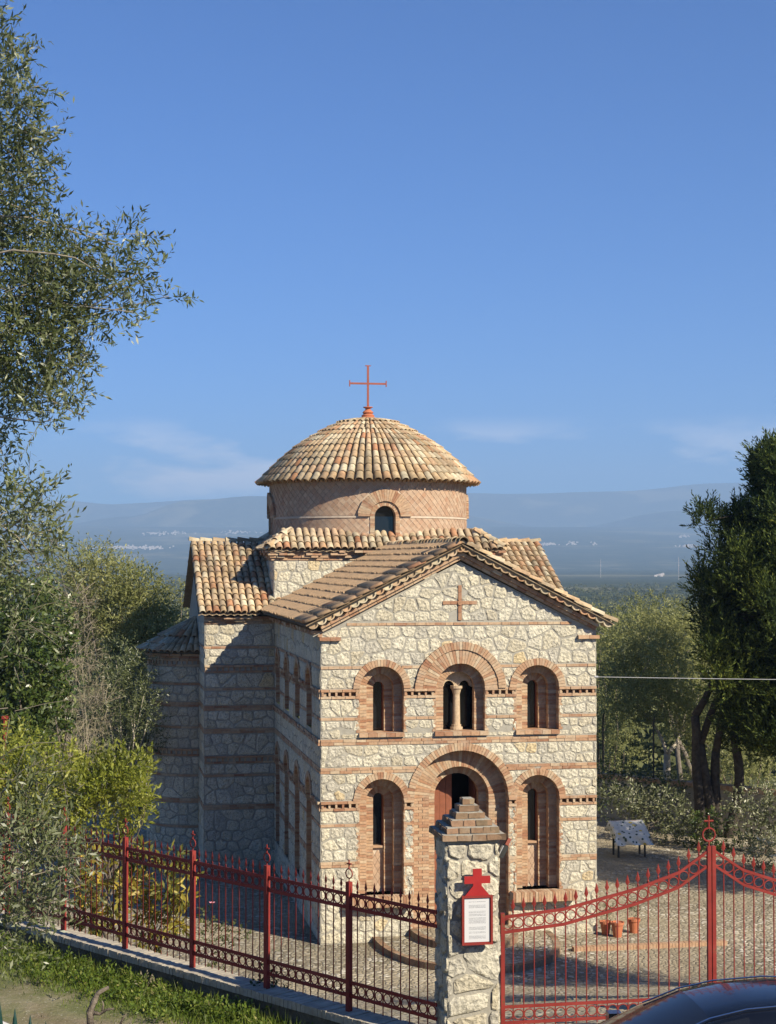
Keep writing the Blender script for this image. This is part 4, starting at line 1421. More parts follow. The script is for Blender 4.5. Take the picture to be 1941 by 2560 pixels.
def pillar(name, corner, label, seed):
    st_ = random.getstate(); random.seed(seed)
    base = Vector(corner) + EU * .3 + EV * .3
    o = empty(name, (base.x, base.y, 3.3), TH)
    tag(o, label, 'pillar', None)
    core = MB(); core.box((-.285, -.285, 0), (.285, .285, 2.72)); co = core.build('pillar_core', M['mortar'], o)
    PP = Pieces(o, 'stone', 'stonework', M['stone'], M['stone_m'])
    for fr, nn in ((lambda s, w_, n: (s, -.285 - n, w_), (0, -1, 0)), (lambda s, w_, n: (-.285 - n, -s, w_), (-1, 0, 0)), (lambda s, w_, n: (.285 + n, s, w_), (1, 0, 0)), (lambda s, w_, n: (-s, .285 + n, w_), (0, 1, 0))):
        stone_fill(PP, co, fr, [(-.3, 0), (.3, 0), (.3, 2.70), (-.3, 2.70)], [], .24, nn, .024)
    PP.flush(Vector((-.5, -18, 5)))
    PC = Pieces(o, 'cap_brick', 'cap_brickwork', M['dbrick'], M['dbrick_m'])
    for k, hw in enumerate((.36, .30, .235, .165, .115, .07)):
        z = 2.72 + k * .071
        cm = MB(); cm.box((-hw + .015, -hw + .015, z), (hw - .015, hw - .015, z + .073)); cmo = cm.build('cap_tier', M['mortar'], o)
        nb = max(1, round(hw * 2 / .17))
        for r_ in range(4):
            rot = Matrix.Rotation(r_ * math.pi / 2, 4, 'Z')
            for i in range(nb):
                x0 = -hw + (2 * hw - .05) * i / nb; x1 = -hw + (2 * hw - .05) * (i + 1) / nb
                jj = lambda: random.uniform(-.006, .006)
                vs = [rot @ Vector((x + jj(), y + jj(), zz + jj())) for zz in (z + .006, z + .066) for x, y in ((x0 + .005, -hw), (x1 - .005, -hw), (x1 - .005, -hw + .1), (x0 + .005, -hw + .1))]
                PC.add(vs, BOXF, rot @ Vector((0, -1, 0)), cmo)
    PC.flush(Vector((-.5, -18, 5)))
    random.setstate(st_)
    return o
PILC = Vector((.64, 18.50, 0))
pillar('gate_pillar', PILC, 'stone gate pillar with stepped brick cap carrying the red framed notice', 5)
pr_c = GA + GD * 4.95 + Vector((.02, -.2, 0))
pillar('gate_pillar', pr_c, 'stone gate pillar with stepped brick cap at the hinge of the right gate leaf', 6)

# notice board on the pillar
nb0 = PILC + EU * .32 - EV * .09
nbd = empty('notice_board', (nb0.x, nb0.y, 4.905), TH)
tag(nbd, 'red framed notice with white printed sheet under a red cross, fixed to the stone pillar', 'notice')
MB().box((-.165, -.01, .01), (.165, .012, .525)).build('backboard', M['sign_red'], nbd)
MB().box((.0, .012, .1), (.03, .08, .45)).build('bracket', M['iron'], nbd)
m = MB()
for a, b_ in (((-.172, -.035, 0), (-.148, .014, .532)), ((.148, -.035, 0), (.172, .014, .532)), ((-.147, -.033, 0), (.147, .014, .022)), ((-.147, -.033, .51), (.147, .014, .532))): m.box(a, b_)
m.build('frame', M['iron'], nbd)
s = NT('printed_sheet')
tcn = s.n('TexCoord').outputs['Object']; sp_ = s.n('SeparateXYZ'); s.l(tcn, sp_.inputs[0])
zz, xx = sp_.outputs['Z'], sp_.outputs['X']
line = s.math('GREATER_THAN', s.math('SINE', s.math('MULTIPLY', zz, 2 * math.pi / .0125)), .35)
blk = s.n('TexNoise', noise_dimensions='1D', Scale=30.0, Detail=0.0); s.l(s.math('ADD', zz, 3.37), blk.inputs['W'])
blkm = s.math('GREATER_THAN', blk.outputs['Fac'], .47)
ends = s.n('TexNoise', noise_dimensions='1D', Scale=80.0, Detail=0.0); s.l(s.math('ADD', s.math('SNAP', zz, .0125), 1.1), ends.inputs['W'])
inx = s.math('LESS_THAN', s.math('ABSOLUTE', xx), s.math('ADD', s.math('MULTIPLY', ends.outputs['Fac'], .14), .025))
inz = s.math('LESS_THAN', s.math('ABSOLUTE', s.math('SUBTRACT', zz, .27)), .205)
words = s.noise(260, 0, .5, tcn)
wm = s.math('GREATER_THAN', words, .42)
ink = s.math('MULTIPLY', s.math('MULTIPLY', line, blkm), s.math('MULTIPLY', s.math('MULTIPLY', inx, inz), wm))
c = s.mix(s.math('MULTIPLY', ink, .9), (.56, .56, .55), (.07, .07, .09))
M['paper'] = s.done(c, .6)
MB().box((-.142, -.016, .03), (.142, -.012, .505)).build('paper_sheet', M['paper'], nbd)
m = MB()
ol = [(-.115, .533), (.115, .533), (.115, .545), (.038, .625), (.05, .655), (.05, .655)]
prof2 = [(-.14, .533), (.14, .533), (.048, .64), (.048, .665), (.145, .665), (.145, .745), (.05, .745), (.05, .825), (-.05, .825), (-.05, .745), (-.145, .745), (-.145, .665), (-.048, .665), (-.048, .64)]
n = len(prof2)
tr = geometry.tessellate_polygon([[Vector((x, z, 0)) for x, z in prof2]])
m.add([(x, y, z) for y in (-.028, -.008) for x, z in prof2], [tuple(t_) for t_ in tr] + [tuple(i + n for i in t_) for t_ in tr] + [(i, (i + 1) % n, n + (i + 1) % n, n + i) for i in range(n)])
m.build('cross_board', M['sign_red'], nbd)
# little floodlight under the cap
sp0 = PILC + EU * .66 + EV * .05
fl_ = empty('floodlight', (sp0.x, sp0.y, 5.9), TH)
tag(fl_, 'small weathered floodlight hanging tilted beneath the stone pillar cap', 'lamp')
rotm = Matrix.Rotation(R(28), 4, 'Y')
for nm, a, b_, mt in (('lamp_housing', (-.025, -.04, -.09), (.025, .04, .05), 'darksteel'), ('lamp_glass', (-.034, -.03, -.08), (-.026, .03, .04), 'lamp'), ('bracket', (-.02, -.02, .06), (.02, .02, .14), 'rust')):
    m = MB(); m.box(a, b_); m.v = [tuple(rotm @ Vector(p)) for p in m.v]; m.build(nm, M[mt], fl_)

# gates
GZ = [(0, 5.136), (.29, 5.20), (.635, 5.39), (.85, 5.56), (1, 5.80)]
def gz(f):
    for (a, za), (b_, zb) in zip(GZ, GZ[1:]):
        if f <= b_: return za + (zb - za) * (f - a) / (b_ - a)
    return GZ[-1][1]
GL = 2.42
def gate_leaf(p0, d, mirror, label):
    o = empty('gate_leaf', (p0.x, p0.y, 3.75)); tag(o, label, 'gate')
    P = lambda s, z: d * s + Vector((0, 0, z - 3.75))
    hh = lambda s: gz(1 - s / GL if mirror else s / GL)
    for z0 in (4.15, 3.975): box_between(P(.02, z0), P(GL - .02, z0), .02, .034, M['iron'], 'rail', o)
    for off in (0, -.165):
        n = 14; m = MB(); vs = []
        for k in range(n + 1):
            s = .02 + (GL - .04) * k / n
            for y, z in ((-.01, .017), (.01, .017), (.01, -.017), (-.01, -.017)):
                q = P(s, hh(s) + off + z) + Vector((-d.y, d.x, 0)) * y; vs.append(q)
        m.add(vs, [(k * 4 + i, k * 4 + (i + 1) % 4, k * 4 + 4 + (i + 1) % 4, k * 4 + 4 + i) for k in range(n) for i in range(4)]); m.build('rail', M['iron'], o)
    for s, hgt in ((0.0, hh(0) + .05), (GL - .0, hh(GL) + .05)):
        w_ = .022 
        m = MB(); q = d * w_; r_ = Vector((-d.y, d.x, 0)) * w_
        m.add([P(s, z) + x for z in (3.80, hgt) for x in (q + r_, q - r_, -q - r_, -q + r_)], BOXF); m.build('stile', M['iron'], o)
    n = 20; sp = GL / n
    for k in range(n):
        s = sp * k
        if k:
            hgt = hh(s)
            key = round(hgt - 3.93 + .06, 2)
            if key not in PMS: PMS[key] = picket_mesh(key)
            link('picket', PMS[key], o).location = P(s, 3.93)
        for z in (4.0625, hh(s + sp / 2) - .082):
            link('ring', RG, o).location = P(s + sp / 2, z)
    return o
PMS = {}
v, f = ring_tube((0, 0, 0), GD, (0, 0, 1), .055, .007, 18, 6); RG = mesh('ring', v, f, M['iron'], smooth=True)
g1 = gate_leaf(GA + GD * .02, GD, False, 'red iron gate leaf beside the pillar with the notice, its top sweeping up')
g2 = gate_leaf(GA + GD * (GL + .075), GD, True, 'red iron gate leaf sweeping down towards the parked black car roof')
finial_on(g1, GD * (GL) + Vector((0, 0, 5.85 - 3.75)), GD, 'gate_cross', 1.35)

# ================================================================== perimeter wall and things in the yard
pa, pb = Vector((3.5, 63.5, 0)), Vector((24, 46.5, 0)); pd = (pb - pa).normalized(); pn = Vector((-pd.y, pd.x, 0))
if pn.y > 0: pn = -pn
pw = empty('perimeter_wall', pa); tag(pw, 'low brick-coped boundary wall behind the silver shrubs', 'wall')
ln = (pb - pa).length
m = MB(); m.add([pd * s + pn * n + Vector((0, 0, z)) for s in (0, ln) for n, z in ((-.15, -3), (.15, -3), (.15, 1.35), (-.15, 1.35))], [(0, 1, 5, 4), (1, 2, 6, 5), (2, 3, 7, 6), (3, 0, 4, 7), (0, 3, 2, 1), (4, 5, 6, 7)])
m.build('wall_body', M['mortar'], pw)
s = 0
cb = MB(); cb.box((-.055, -.2, 0), (.055, .2, .16))
rotz = Matrix.Rotation(math.atan2(pd.y, pd.x), 4, 'Z')
CBM = mesh('coping_brick', [tuple(rotz @ Vector(p)) for p in cb.v], cb.f, M['brick'])
while s < ln:
    link('coping_brick', CBM, pw).location = pd * s + Vector((0, 0, 1.35 + random.uniform(-.01, .01))); s += .12
for px_, lab in ((1506, 'thin dark wire-fence post on the boundary wall next to the church corner'), (1632, 'thin dark wire-fence post on the boundary wall before the forked olive trunk'), (1790, 'thin dark wire-fence post on the boundary wall behind the dark cypress trunks')):
    q = (px_ - CXP) / FPX
    s = (q * pa.y - pa.x) / (pd.x - q * pd.y); p = pa + pd * s
    m = MB(); m.tube([(0, 0, 0), (0, 0, 1.9)], .03, 8); m.tube([(0, 0, 1.9), (.0, -.25, 2.15)], .025, 8)
    o = m.build('fence_post', M['darksteel']); o.location = (p.x, p.y, 1.5); tag(o, lab, 'post')
# left boundary pole
m = MB(); m.tube([(0, 0, 0), (0, 0, 5.2)], .04, 8); m.box((-.055, -.055, 5.2), (.055, .055, 5.25)); m.box((-.1, -.1, 0), (.1, .1, .03))
o = m.build('metal_pole', M['iron']); p = at(13, 1790, 33); o.location = (p.x, p.y, yard_z(p.x, p.y)); o.scale.z = (p.z - o.location.z) / 5.25; tag(o, 'thin red metal pole standing among the bushes at the yard edge', 'pole')

def pot(loc, s, lab, plant=True):
    o = empty('flower_pot', loc); tag(o, lab, 'flower pot')
    prf = [(.10, 0), (.145, .30), (.165, .30), (.17, .36), (.15, .36), (.14, .33), (0, .33)]
    n = 18
    m = MB(); m.add([(r_ * s * math.cos(2 * math.pi * k / n), r_ * s * math.sin(2 * math.pi * k / n), z * s) for r_, z in prf for k in range(n)], [(i * n + k, i * n + (k + 1) % n, (i + 1) * n + (k + 1) % n, (i + 1) * n + k) for i in range(len(prf) - 1) for k in range(n)])
    m.build('pot_body', M['terracotta'], o, smooth=False)
    return o
pots = [(c2w(6.98, -.12), .9, 'terracotta pot half hidden against the church corner'), (c2w(7.18, -.42), 1.0, 'terracotta pot with a white plant label beside the church corner'), (c2w(7.72, -.05), .95, 'terracotta pot with a small green plant, standing off the church corner')]
POTS = [pot((p.x, p.y, yard_z(p.x, p.y)), s, lab) for p, s, lab in pots]
m = MB(); m.box((-.02, -.004, .30), (.02, .004, .52)); m.build('plant_label', M['white'], POTS[1])
p = at(818, 2490, 21.6); rp = pot((p.x, p.y, yard_z(p.x, p.y)), .6, 'small reddish flower pot just inside the iron fence', True)

# table under a lemon-printed cloth
tb0 = c2w(11.0, 10.2); tbl = empty('slanted_stand', (tb0.x, tb0.y, 0), R(10)); tag(tbl, 'low stand with a slanting top standing before the silver shrubs', 'stand')
for x in (-.5, .5):
    for y in (-.3, .3):
        MB().box((x - .03, y - .03, 0), (x + .03, y + .03, 1.18 + y * .5 - .06)).build('leg', M['darksteel'], tbl)
m = MB(); m.box((-.6, -.4, -.015), (.6, .4, .015)); m.v = [(x, y, z + 1.18 + y * .5) for x, y, z in m.v]; m.build('slanting_top', M['wood'], tbl)
s = NT('lemon_print_cloth')
ob_ = s.n('TexCoord').outputs['Object']
vo = s.n('TexVoronoi', Scale=4.2); s.l(ob_, vo.inputs['Vector'])
vo2 = s.n('TexVoronoi', Scale=5.1); s.l(s.n('VectorMath', operation='ADD', i_0=ob_, i_1=(.13, .07, .05)).outputs[0], vo2.inputs['Vector'])
sepc = s.n('SeparateColor'); s.l(vo.outputs['Color'], sepc.inputs[0])
lem = s.math('MULTIPLY', s.math('LESS_THAN', vo.outputs['Distance'], .30), s.math('GREATER_THAN', sepc.outputs[0], .45))
lf_ = s.math('LESS_THAN', vo2.outputs['Distance'], .24)
c = s.ramp(s.noise(3, 4), [(.3, (.50, .48, .42)), (.7, (.68, .66, .58))])
c = s.mix(lf_, c, (.03, .06, .03)); c = s.mix(lem, c, (.62, .45, .06))
M['cloth'] = s.done(c, .45, s.bump(s.noise(6, 4), .5, .05), spec=.5)
nu, nv = 26, 20
vs = []
for j in range(nv + 1):
    for i in range(nu + 1):
        a, b_ = (i / nu - .5) * 1.9, (j / nv - .5) * 1.8
        x = max(-.63, min(.63, a)); y = max(-.43, min(.43, b_)); dx, dy = abs(a) - .63, abs(b_) - .43
        drop = max(0, dx, dy)
        z = 1.205 + .5 * y - drop * .98 + .006 * math.sin(9 * a + 5 * b_)
        if drop > 0: 
            fl2 = .05 * math.sin(a * 11 + b_ * 13) * drop / .35 + .12 * drop
            if dx > 0: x += math.copysign(fl2 + .02, a)
            if dy > 0: y += math.copysign(fl2 + .02, b_)
        vs.append((x, y, max(.1, z)))
me = mesh('tablecloth', vs, [(j * (nu + 1) + i, j * (nu + 1) + i + 1, (j + 1) * (nu + 1) + i + 1, (j + 1) * (nu + 1) + i) for j in range(nv) for i in range(nu)], M['cloth'], smooth=True)
tbl.scale = (.84, .84, .74)
o = link('tablecloth', me); o.scale = tbl.scale; o.location = tbl.location; o.rotation_euler = tbl.rotation_euler
tag(o, 'pale plastic cloth printed with lemons, draped over the slanted stand', 'tablecloth')

# cable from the church corner
p0 = c2w(6.82, .0, 6.24); p1 = Vector((24, 44, 6.12))
m = MB(); m.tube([p0.lerp(p1, k / 24) - Vector((0, 0, .12 * math.sin(math.pi * k / 24))) - p0 for k in range(25)], .008, 6)
m.add(*tube([(-.06, 0, 0), (.03, 0, 0)], .03, 8))
o = m.build('cable', M['steel']); o.location = p0; tag(o, 'thin pale cable running from the church corner across the trees', 'cable')
pm = MB(); pm.tube([(0, 0, -1), (0, 0, 7.2)], [.12, .09], 10); pm.box((-.5, -.04, 6.7), (.5, .04, 6.8))
o = pm.build('cable_pole', M['bark']); o.location = (24, 44, 0); o.location.x += .08; tag(o, 'wooden pole holding the far end of the pale cable', 'pole')

# near green railing at the corner of the lane
gr = empty('green_railing', (0, 0, 0)); 
g0 = at(0, 2505, 13.2); g1_ = at(115, 2532, 12.9)
gr.location = (g0.x, g0.y, 4.0); tag(gr, 'dark green iron railing with spear points and a scroll by the lane', 'railing')
gd = (Vector((g1_.x, g1_.y, 0)) - Vector((g0.x, g0.y, 0))); gs = gd.length / 3; gd.normalize()
sm = MB()
hgt = g0.z - 4.0
sm.tube([(0, 0, 0), (0, 0, hgt - .30)], .011, 8)
sm.tube([(0, 0, hgt - .31), (0, 0, hgt - .25), (0, 0, hgt - .2), (0, 0, hgt - .08), (0, 0, hgt)], [.012, .034, .03, .014, .001], 10)
SPM = mesh('spear_bar', sm.v, sm.f, M['greeniron'], smooth=True)
for k in range(-22, 5):
    o = link('spear_bar', SPM, gr); o.location = gd * (gs * k) + Vector((0, 0, -.022 * max(0, k)))
for z in (.25, hgt - .42): box_between(gd * (-23 * gs) + Vector((0, 0, z)), gd * (4.4 * gs) + Vector((0, 0, z)), .03, .03, M['greeniron'], 'rail', gr)
sc_ = [gd * (1.5 * gs + .11 - .20 * math.cos(a)) + Vector((0, 0, hgt - .34 + .17 * math.sin(a))) for a in [math.pi * k / 14 for k in range(16)]]
m = MB(); m.tube(sc_, .008, 8); m.build('scroll', M['greeniron'], gr)
# ================================================================== parked car
car = empty('parked_car', (3.3, 16.15, 3.5), R(6)); tag(car, 'glossy black parked car in the lane before the iron gate', 'car')
ST = [(-2.05, .55, .70, .60, .55), (-1.95, .80, .78, .70, .62), (-1.25, .86, .98, .80, .90)]
up = [(-1.42, .80, .94, .62, .955), (-1.15, .81, .95, .63, 1.06), (-.75, .815, .96, .62, 1.25), (-.40, .82, .97, .60, 1.385), (-.05, .825, .97, .59, 1.455), (.45, .825, .97, .585, 1.485), (.95, .82, .97, .57, 1.46), (1.35, .80, .98, .55, 1.39), (1.75, .76, 1.0, .55, 1.16), (1.95, .72, 1.0, .58, 1.02)]
def sect(x, hb, zb, hr, zr):
    pts = [(hb, zb), (hb - (hb - hr) * .45, zb + (zr - zb) * .55), (hr + .015, zr - (zr - zb) * .10), (hr - .06, zr - .012), (hr * .5, zr + .022), (0, zr + .03)]
    full = pts + [(-a, b) for a, b in pts[-2::-1]]
    return [(x, y, z) for y, z in full]
vs = [p for s_ in up for p in sect(*s_)]
n = 11
rf = MB(); gl = MB(); sgl = MB(); rgl = MB()
fp, fg, fs_, fr_ = [], [], [], []
for i in range(len(up) - 1):
    for k in range(n - 1):
        q = (i * n + k, i * n + k + 1, (i + 1) * n + k + 1, (i + 1) * n + k)
        side = k < 2 or k >= 8
        if side: (fs_ if (2 <= i <= 6 and i != 4) else fp).append(q)
        elif i < 3 and 3 <= k <= 6: fg.append(q)
        elif i >= 7 and 3 <= k <= 6: fr_.append(q)
        else: fp.append(q)
def sub(name, faces, mat, lift=0.0):
    idx = sorted({i for f in faces for i in f}); mp_ = {a: b_ for b_, a in enumerate(idx)}
    o = link(name, mesh(name, [Vector(vs[i]) * 1.0 for i in idx], [tuple(mp_[i] for i in f) for f in faces], mat, smooth=True), car)
    return o
sub('roof', fp, M['paint']); sub('windscreen', fg, M['glass']); sub('rear_window', fr_, M['glass'])
sub('side_window', [f for f in fs_ if vs[f[0]][1] > 0], M['glass']); sub('side_window', [f for f in fs_ if vs[f[0]][1] <= 0], M['glass'])
bd = [(-2.08, .60, .45, .62), (-2.0, .78, .30, .74), (-1.6, .86, .22, .84), (-1.35, .875, .20, .93), (-.5, .88, .20, .955), (.6, .88, .20, .965), (1.6, .87, .22, .985), (2.0, .80, .30, .99), (2.1, .66, .42, .9)]
bv = []
for x, hw, z0, z1 in bd:
    pp = [(hw * .9, z0), (hw, z0 + .12), (hw + .015, z0 + (z1 - z0) * .55), (hw - .02, z1 - .06), (hw - .10, z1 - .005), (hw * .4, z1 + .015)]
    pp = pp + [(-a, b_) for a, b_ in pp[::-1]]
    bv += [(x, y, z) for y, z in pp]
n = 12
bf = [(i * n + k, i * n + (k + 1) % n, (i + 1) * n + (k + 1) % n, (i + 1) * n + k) for i in range(len(bd) - 1) for k in range(n)] + [tuple(range(n - 1, -1, -1)), tuple(range((len(bd) - 1) * n, len(bd) * n))]
link('body', mesh('body', bv, bf, M['paint'], smooth=True), car)
for sx_ in (-1.3, 1.3):
    for sy_ in (-.80, .80):
        wh = empty('wheel', (sx_, sy_, .31), parent=car)
        v, f = tube([(0, -.1, 0), (0, .1, 0)], .31, 22); link('tyre', mesh('tyre', v, f, M['tyre']), wh)
        v, f = tube([(0, -.105, 0), (0, .105, 0)], .2, 18); link('rim', mesh('rim', v, f, M['steel']), wh)
for sy_ in (-.58, .58): MB().box((-2.06, sy_ - .16, .58), (-1.9, sy_ + .16, .70)).build('headlight', M['lamp'], car)
for sy_ in (-1, 1): MB().box((-1.0, sy_ * .98 - .07, .93), (-.86, sy_ * .98 + .07, 1.06)).build('mirror', M['paint'], car)
tm = MB()
for sy_ in (-1, 1): tm.tube([Vector((s_[0], sy_ * (s_[3] - .055), s_[4] + .004)) for s_ in up[2:8]], .009, 6)
tm.build('roof_trim', M['chrome'], car)

# ================================================================== plants
def unit(a): return a / np.maximum(np.linalg.norm(a, axis=-1, keepdims=True), 1e-9)
def rand_dir(rng, n): return unit(rng.normal(size=(n, 3)))
def leaf_quads(rng, pos, d, ln, wd, flat=0.0, shape=.5, face=None):
    n = len(pos)
    pref = rand_dir(rng, n) * (1 - flat) + np.array([0, 0, 1.0]) * flat
    if face is not None: pref = pref * .75 + face
    side = unit(np.cross(d, pref))
    ln = np.asarray(ln).reshape(-1, 1); wd = np.asarray(wd).reshape(-1, 1)
    mid = pos + d * ln * shape
    return np.stack([pos, mid + side * wd * .5, pos + d * ln, mid - side * wd * .5], axis=1)
def sprays(rng, cl, dens, twig, npl, ll, lw, up=.15, outw=.7, droop=0.0, shell=.33, spread=.9, flat=0.0):
    """cl: array (k, 4) of centres and radii; returns leaf quads, colour values, twig segments"""
    Vs, Rn, Tw = [], [], []
    for c in cl:
        r_ = c[3]; nt_ = max(3, int(dens * r_ * r_))
        d = rand_dir(rng, nt_)
        p = c[:3] + d * (r_ * rng.random((nt_, 1)) ** shell)
        t = unit(d * outw + rand_dir(rng, nt_) * .7 + np.array([0, 0, up]))
        L_ = twig * rng.uniform(.6, 1.25, (nt_, 1))
        k = np.tile((np.arange(npl) + .5) / npl, nt_)
        pi = np.repeat(p, npl, 0); ti = np.repeat(t, npl, 0); li = np.repeat(L_, npl, 0)
        pos = pi + ti * li * k[:, None] - np.array([0, 0, 1.0]) * droop * (li * k[:, None]) ** 2
        m_ = len(pos)
        ld_ = unit(ti * .65 + rand_dir(rng, m_) * spread + np.array([0, 0, -droop * .6]))
        s_ = rng.uniform(.65, 1.2, m_)
        Vs.append(leaf_quads(rng, pos, ld_, ll * s_, lw * s_, flat, face=np.repeat(d, npl, 0) * .7 + np.array([0, 0, .45])))
        Rn.append(np.clip(rng.beta(2, 2, m_) * .8 + rng.normal(0, .1) + .1 + (rng.random(m_) > .94) * .4, 0, 1))
        Tw.append((p, p + t * L_))
    return np.concatenate(Vs), np.concatenate(Rn), Tw
def twig_mesh(mb, Tw, r_=.004, every=3, rng=None):
    for a, b_ in Tw:
        for i in range(0, len(a), every):
            p, q = Vector(a[i]), Vector(b_[i])
            mb.tube([p, (p + q) / 2 + Vector((0, 0, .01)), q], [r_, r_ * .8, r_ * .4], 3, False)
def limb(mb, a, b_, r0, r1, rng, bend=.12, n=6, sides=7):
    a, b_ = Vector(a), Vector(b_); L_ = (b_ - a).length
    o1 = Vector(rng.normal(size=3)) * bend * L_ * .5
    pts = [a.lerp(b_, k / n) + o1 * math.sin(math.pi * k / n) + Vector(rng.normal(size=3)) * (bend * L_ * .06 if 0 < k < n else 0) for k in range(n + 1)]
    mb.tube(pts, [r0 + (r1 - r0) * k / n for k in range(n + 1)], sides)
    return pts
def plant(name, label, cat, base, trunk, V, rn, leafmat, barkmat, crown='crown', stem='trunk', group=None, petals=None):
    o = empty(name, base); tag(o, label, cat, group)
    b = np.array(base)
    if trunk and trunk.v:
        trunk.v = [tuple(np.array(p) - b) for p in trunk.v]; trunk.build(stem, barkmat, o, smooth=True)
    link(crown, quads_mesh(crown, V - b, leafmat, rn), o)
    return o
LM = dict(
    olive=m_leaf('olive_leaves', [(0, (.050, .066, .018)), (.4, (.115, .138, .044)), (.75, (.20, .218, .10)), (.93, (.31, .325, .19)), (1, (.56, .57, .43))], .35, .42, .5),
    olive2=m_leaf('pale_olive_leaves', [(0, (.15, .165, .042)), (.5, (.29, .295, .10)), (.85, (.37, .365, .15)), (1, (.46, .45, .24))], .4, .55, .3),
    citrus=m_leaf('dark_glossy_leaves', [(0, (.025, .045, .010)), (.5, (.065, .10, .020)), (.85, (.15, .18, .04)), (1, (.28, .31, .09))], .25, .35, .5),
    yellow=m_leaf('yellow_green_leaves', [(0, (.13, .165, .018)), (.5, (.28, .30, .040)), (.85, (.42, .42, .08)), (1, (.52, .51, .18))], .45, .45, .4),
    loquat=m_leaf('yellowing_long_leaves', [(0, (.08, .095, .015)), (.35, (.16, .165, .028)), (.6, (.32, .27, .04)), (.85, (.52, .37, .05)), (1, (.58, .48, .14))], .35, .5, .4),
    rose=m_leaf('rose_leaves', [(0, (.04, .055, .016)), (.6, (.10, .115, .035)), (1, (.2, .19, .07))], .3),
    cedar=m_leaf('cypress_foliage', [(0, (.016, .032, .010)), (.5, (.045, .068, .016)), (.85, (.13, .165, .028)), (1, (.27, .29, .055))], .28, .6, .2),
    shrub=m_leaf('silver_shrub_leaves', [(0, (.05, .065, .026)), (.5, (.14, .155, .07)), (.8, (.28, .28, .16)), (1, (.62, .60, .46))], .25),
    dry=m_leaf('dry_straw_twigs', [(0, (.18, .15, .09)), (.5, (.27, .235, .15)), (1, (.36, .32, .22))], .2, .9, .1),
    grass=m_leaf('verge_grass', [(0, (.05, .085, .010)), (.5, (.11, .165, .020)), (.85, (.19, .225, .036)), (1, (.34, .31, .11))], .35, .5, .3),
    weed=m_leaf('dark_weed_leaves', [(0, (.015, .035, .008)), (.6, (.04, .075, .015)), (1, (.09, .12, .03))], .3, .5, .3),
    forest=m_leaf('distant_wood', [(0, (.055, .070, .028)), (.5, (.115, .125, .052)), (.85, (.18, .185, .085)), (1, (.24, .23, .12))], .2, .9, .1),
)
def pxcl(lst, Y, jit, rng):
    out = []
    for it in lst:
        px, py, rp = it[:3]; y = Y + (it[3] if len(it) > 3 else rng.uniform(-jit, jit))
        p = at(px, py, y); out.append((p.x, p.y, p.z, rp / FPX * y))
    return np.array(out)

# ---- big olive at the left, its trunk out of view
rg = np.random.default_rng(11)
OL = [(10, 60, 45), (45, 130, 55), (20, 190, 80), (70, 230, 65), (30, 300, 90), (100, 330, 50), (60, 400, 85), (110, 440, 55), (20, 470, 90), (70, 520, 75), (125, 540, 34), (165, 445, 14), (165, 560, 14), (150, 345, 14), (120, 215, 12),
      (100, 615, 75), (40, 620, 100), (180, 650, 75), (250, 655, 60), (320, 615, 48), (372, 585, 30), (300, 700, 60), (372, 680, 46), (425, 690, 26), (445, 740, 20), (200, 725, 85), (120, 710, 100), (40, 720, 110), (300, 765, 52), (355, 780, 30), (240, 805, 45), (160, 800, 85), (70, 810, 110), (240, 860, 34), (180, 885, 65), (110, 900, 90), (205, 955, 42), (150, 970, 65), (90, 985, 70), (205, 1030, 22), (150, 1050, 40), (60, 880, 90), (20, 960, 70),
      (15, 1050, 45), (35, 1110, 30), (20, 1190, 55), (80, 1230, 50), (130, 1235, 28), (40, 1280, 75), (110, 1300, 52), (150, 1325, 32), (60, 1350, 70), (140, 1375, 34), (20, 1390, 70), (185, 1385, 12)]
OLs = [(60, 1450, 90), (15, 1530, 90), (110, 1430, 60), (20, 1770, 26), (40, 1950, 60), (230, 2180, 30), (20, 1640, 50)]
OLb = [(60, 2050, 75), (20, 2110, 80), (125, 2095, 45), (90, 2170, 70), (165, 2165, 34), (40, 2240, 70), (105, 2265, 42), (25, 2320, 50), (60, 2370, 24), (200, 2215, 20)]
OL = [(x - 22, y, r_ * .88) for x, y, r_ in OL]
c1_ = pxcl(OL, 14.6, .7, rg); c2_ = pxcl(OLs, 14.2, .5, rg); c3_ = pxcl(OLb, 13.8, .4, rg)
d = rand_dir(rg, 60); off = np.array([-6.4, 14.8, 8.8]) + d * np.array([2.2, 2.4, 5.0]) * rg.uniform(.4, 1, (60, 1))
off = np.concatenate([off, rg.uniform(.3, .6, (60, 1))], 1)
lim = -(CXP / FPX) * off[:, 1] - off[:, 3] - .25
off = off[off[:, 0] < lim]
V1, R1, T1 = sprays(rg, c1_, 1150, .26, 11, .076, .020, up=.15)
V2, R2, T2 = sprays(rg, c2_, 480, .40, 9, .070, .018, up=.0, droop=.3)
V3, R3, T3 = sprays(rg, c3_, 1300, .34, 11, .074, .020, up=.1)
V4, R4, T4 = sprays(rg, off, 500, .3, 9, .075, .02)
tr = MB()
hub = Vector((-5.6, 15.2, 6.4)); base = Vector((-6.2, 15.4, verge_z(-6.2, 15.4)))
limb(tr, base - Vector((0, 0, .2)), hub, .34, .24, rg, .1, 8, 12)
hubs = [Vector((-5.2, 14.9, z)) for z in (6.5, 8.0, 9.5, 11.0, 12.4)]
prev = hub
for h_ in hubs: limb(tr, prev, h_, .2, .12, rg, .1); prev = h_
for cset in (c1_, c2_, c3_, off):
    for c in cset:
        c_ = Vector(c[:3]); h_ = min(hubs, key=lambda q: (q - c_).length)
        limb(tr, h_, c_, .016, .004, rg, .22, 7, 5)
twig_mesh(tr, T1, .003, 8); twig_mesh(tr, T2, .0032, 2); twig_mesh(tr, T3, .003, 4)
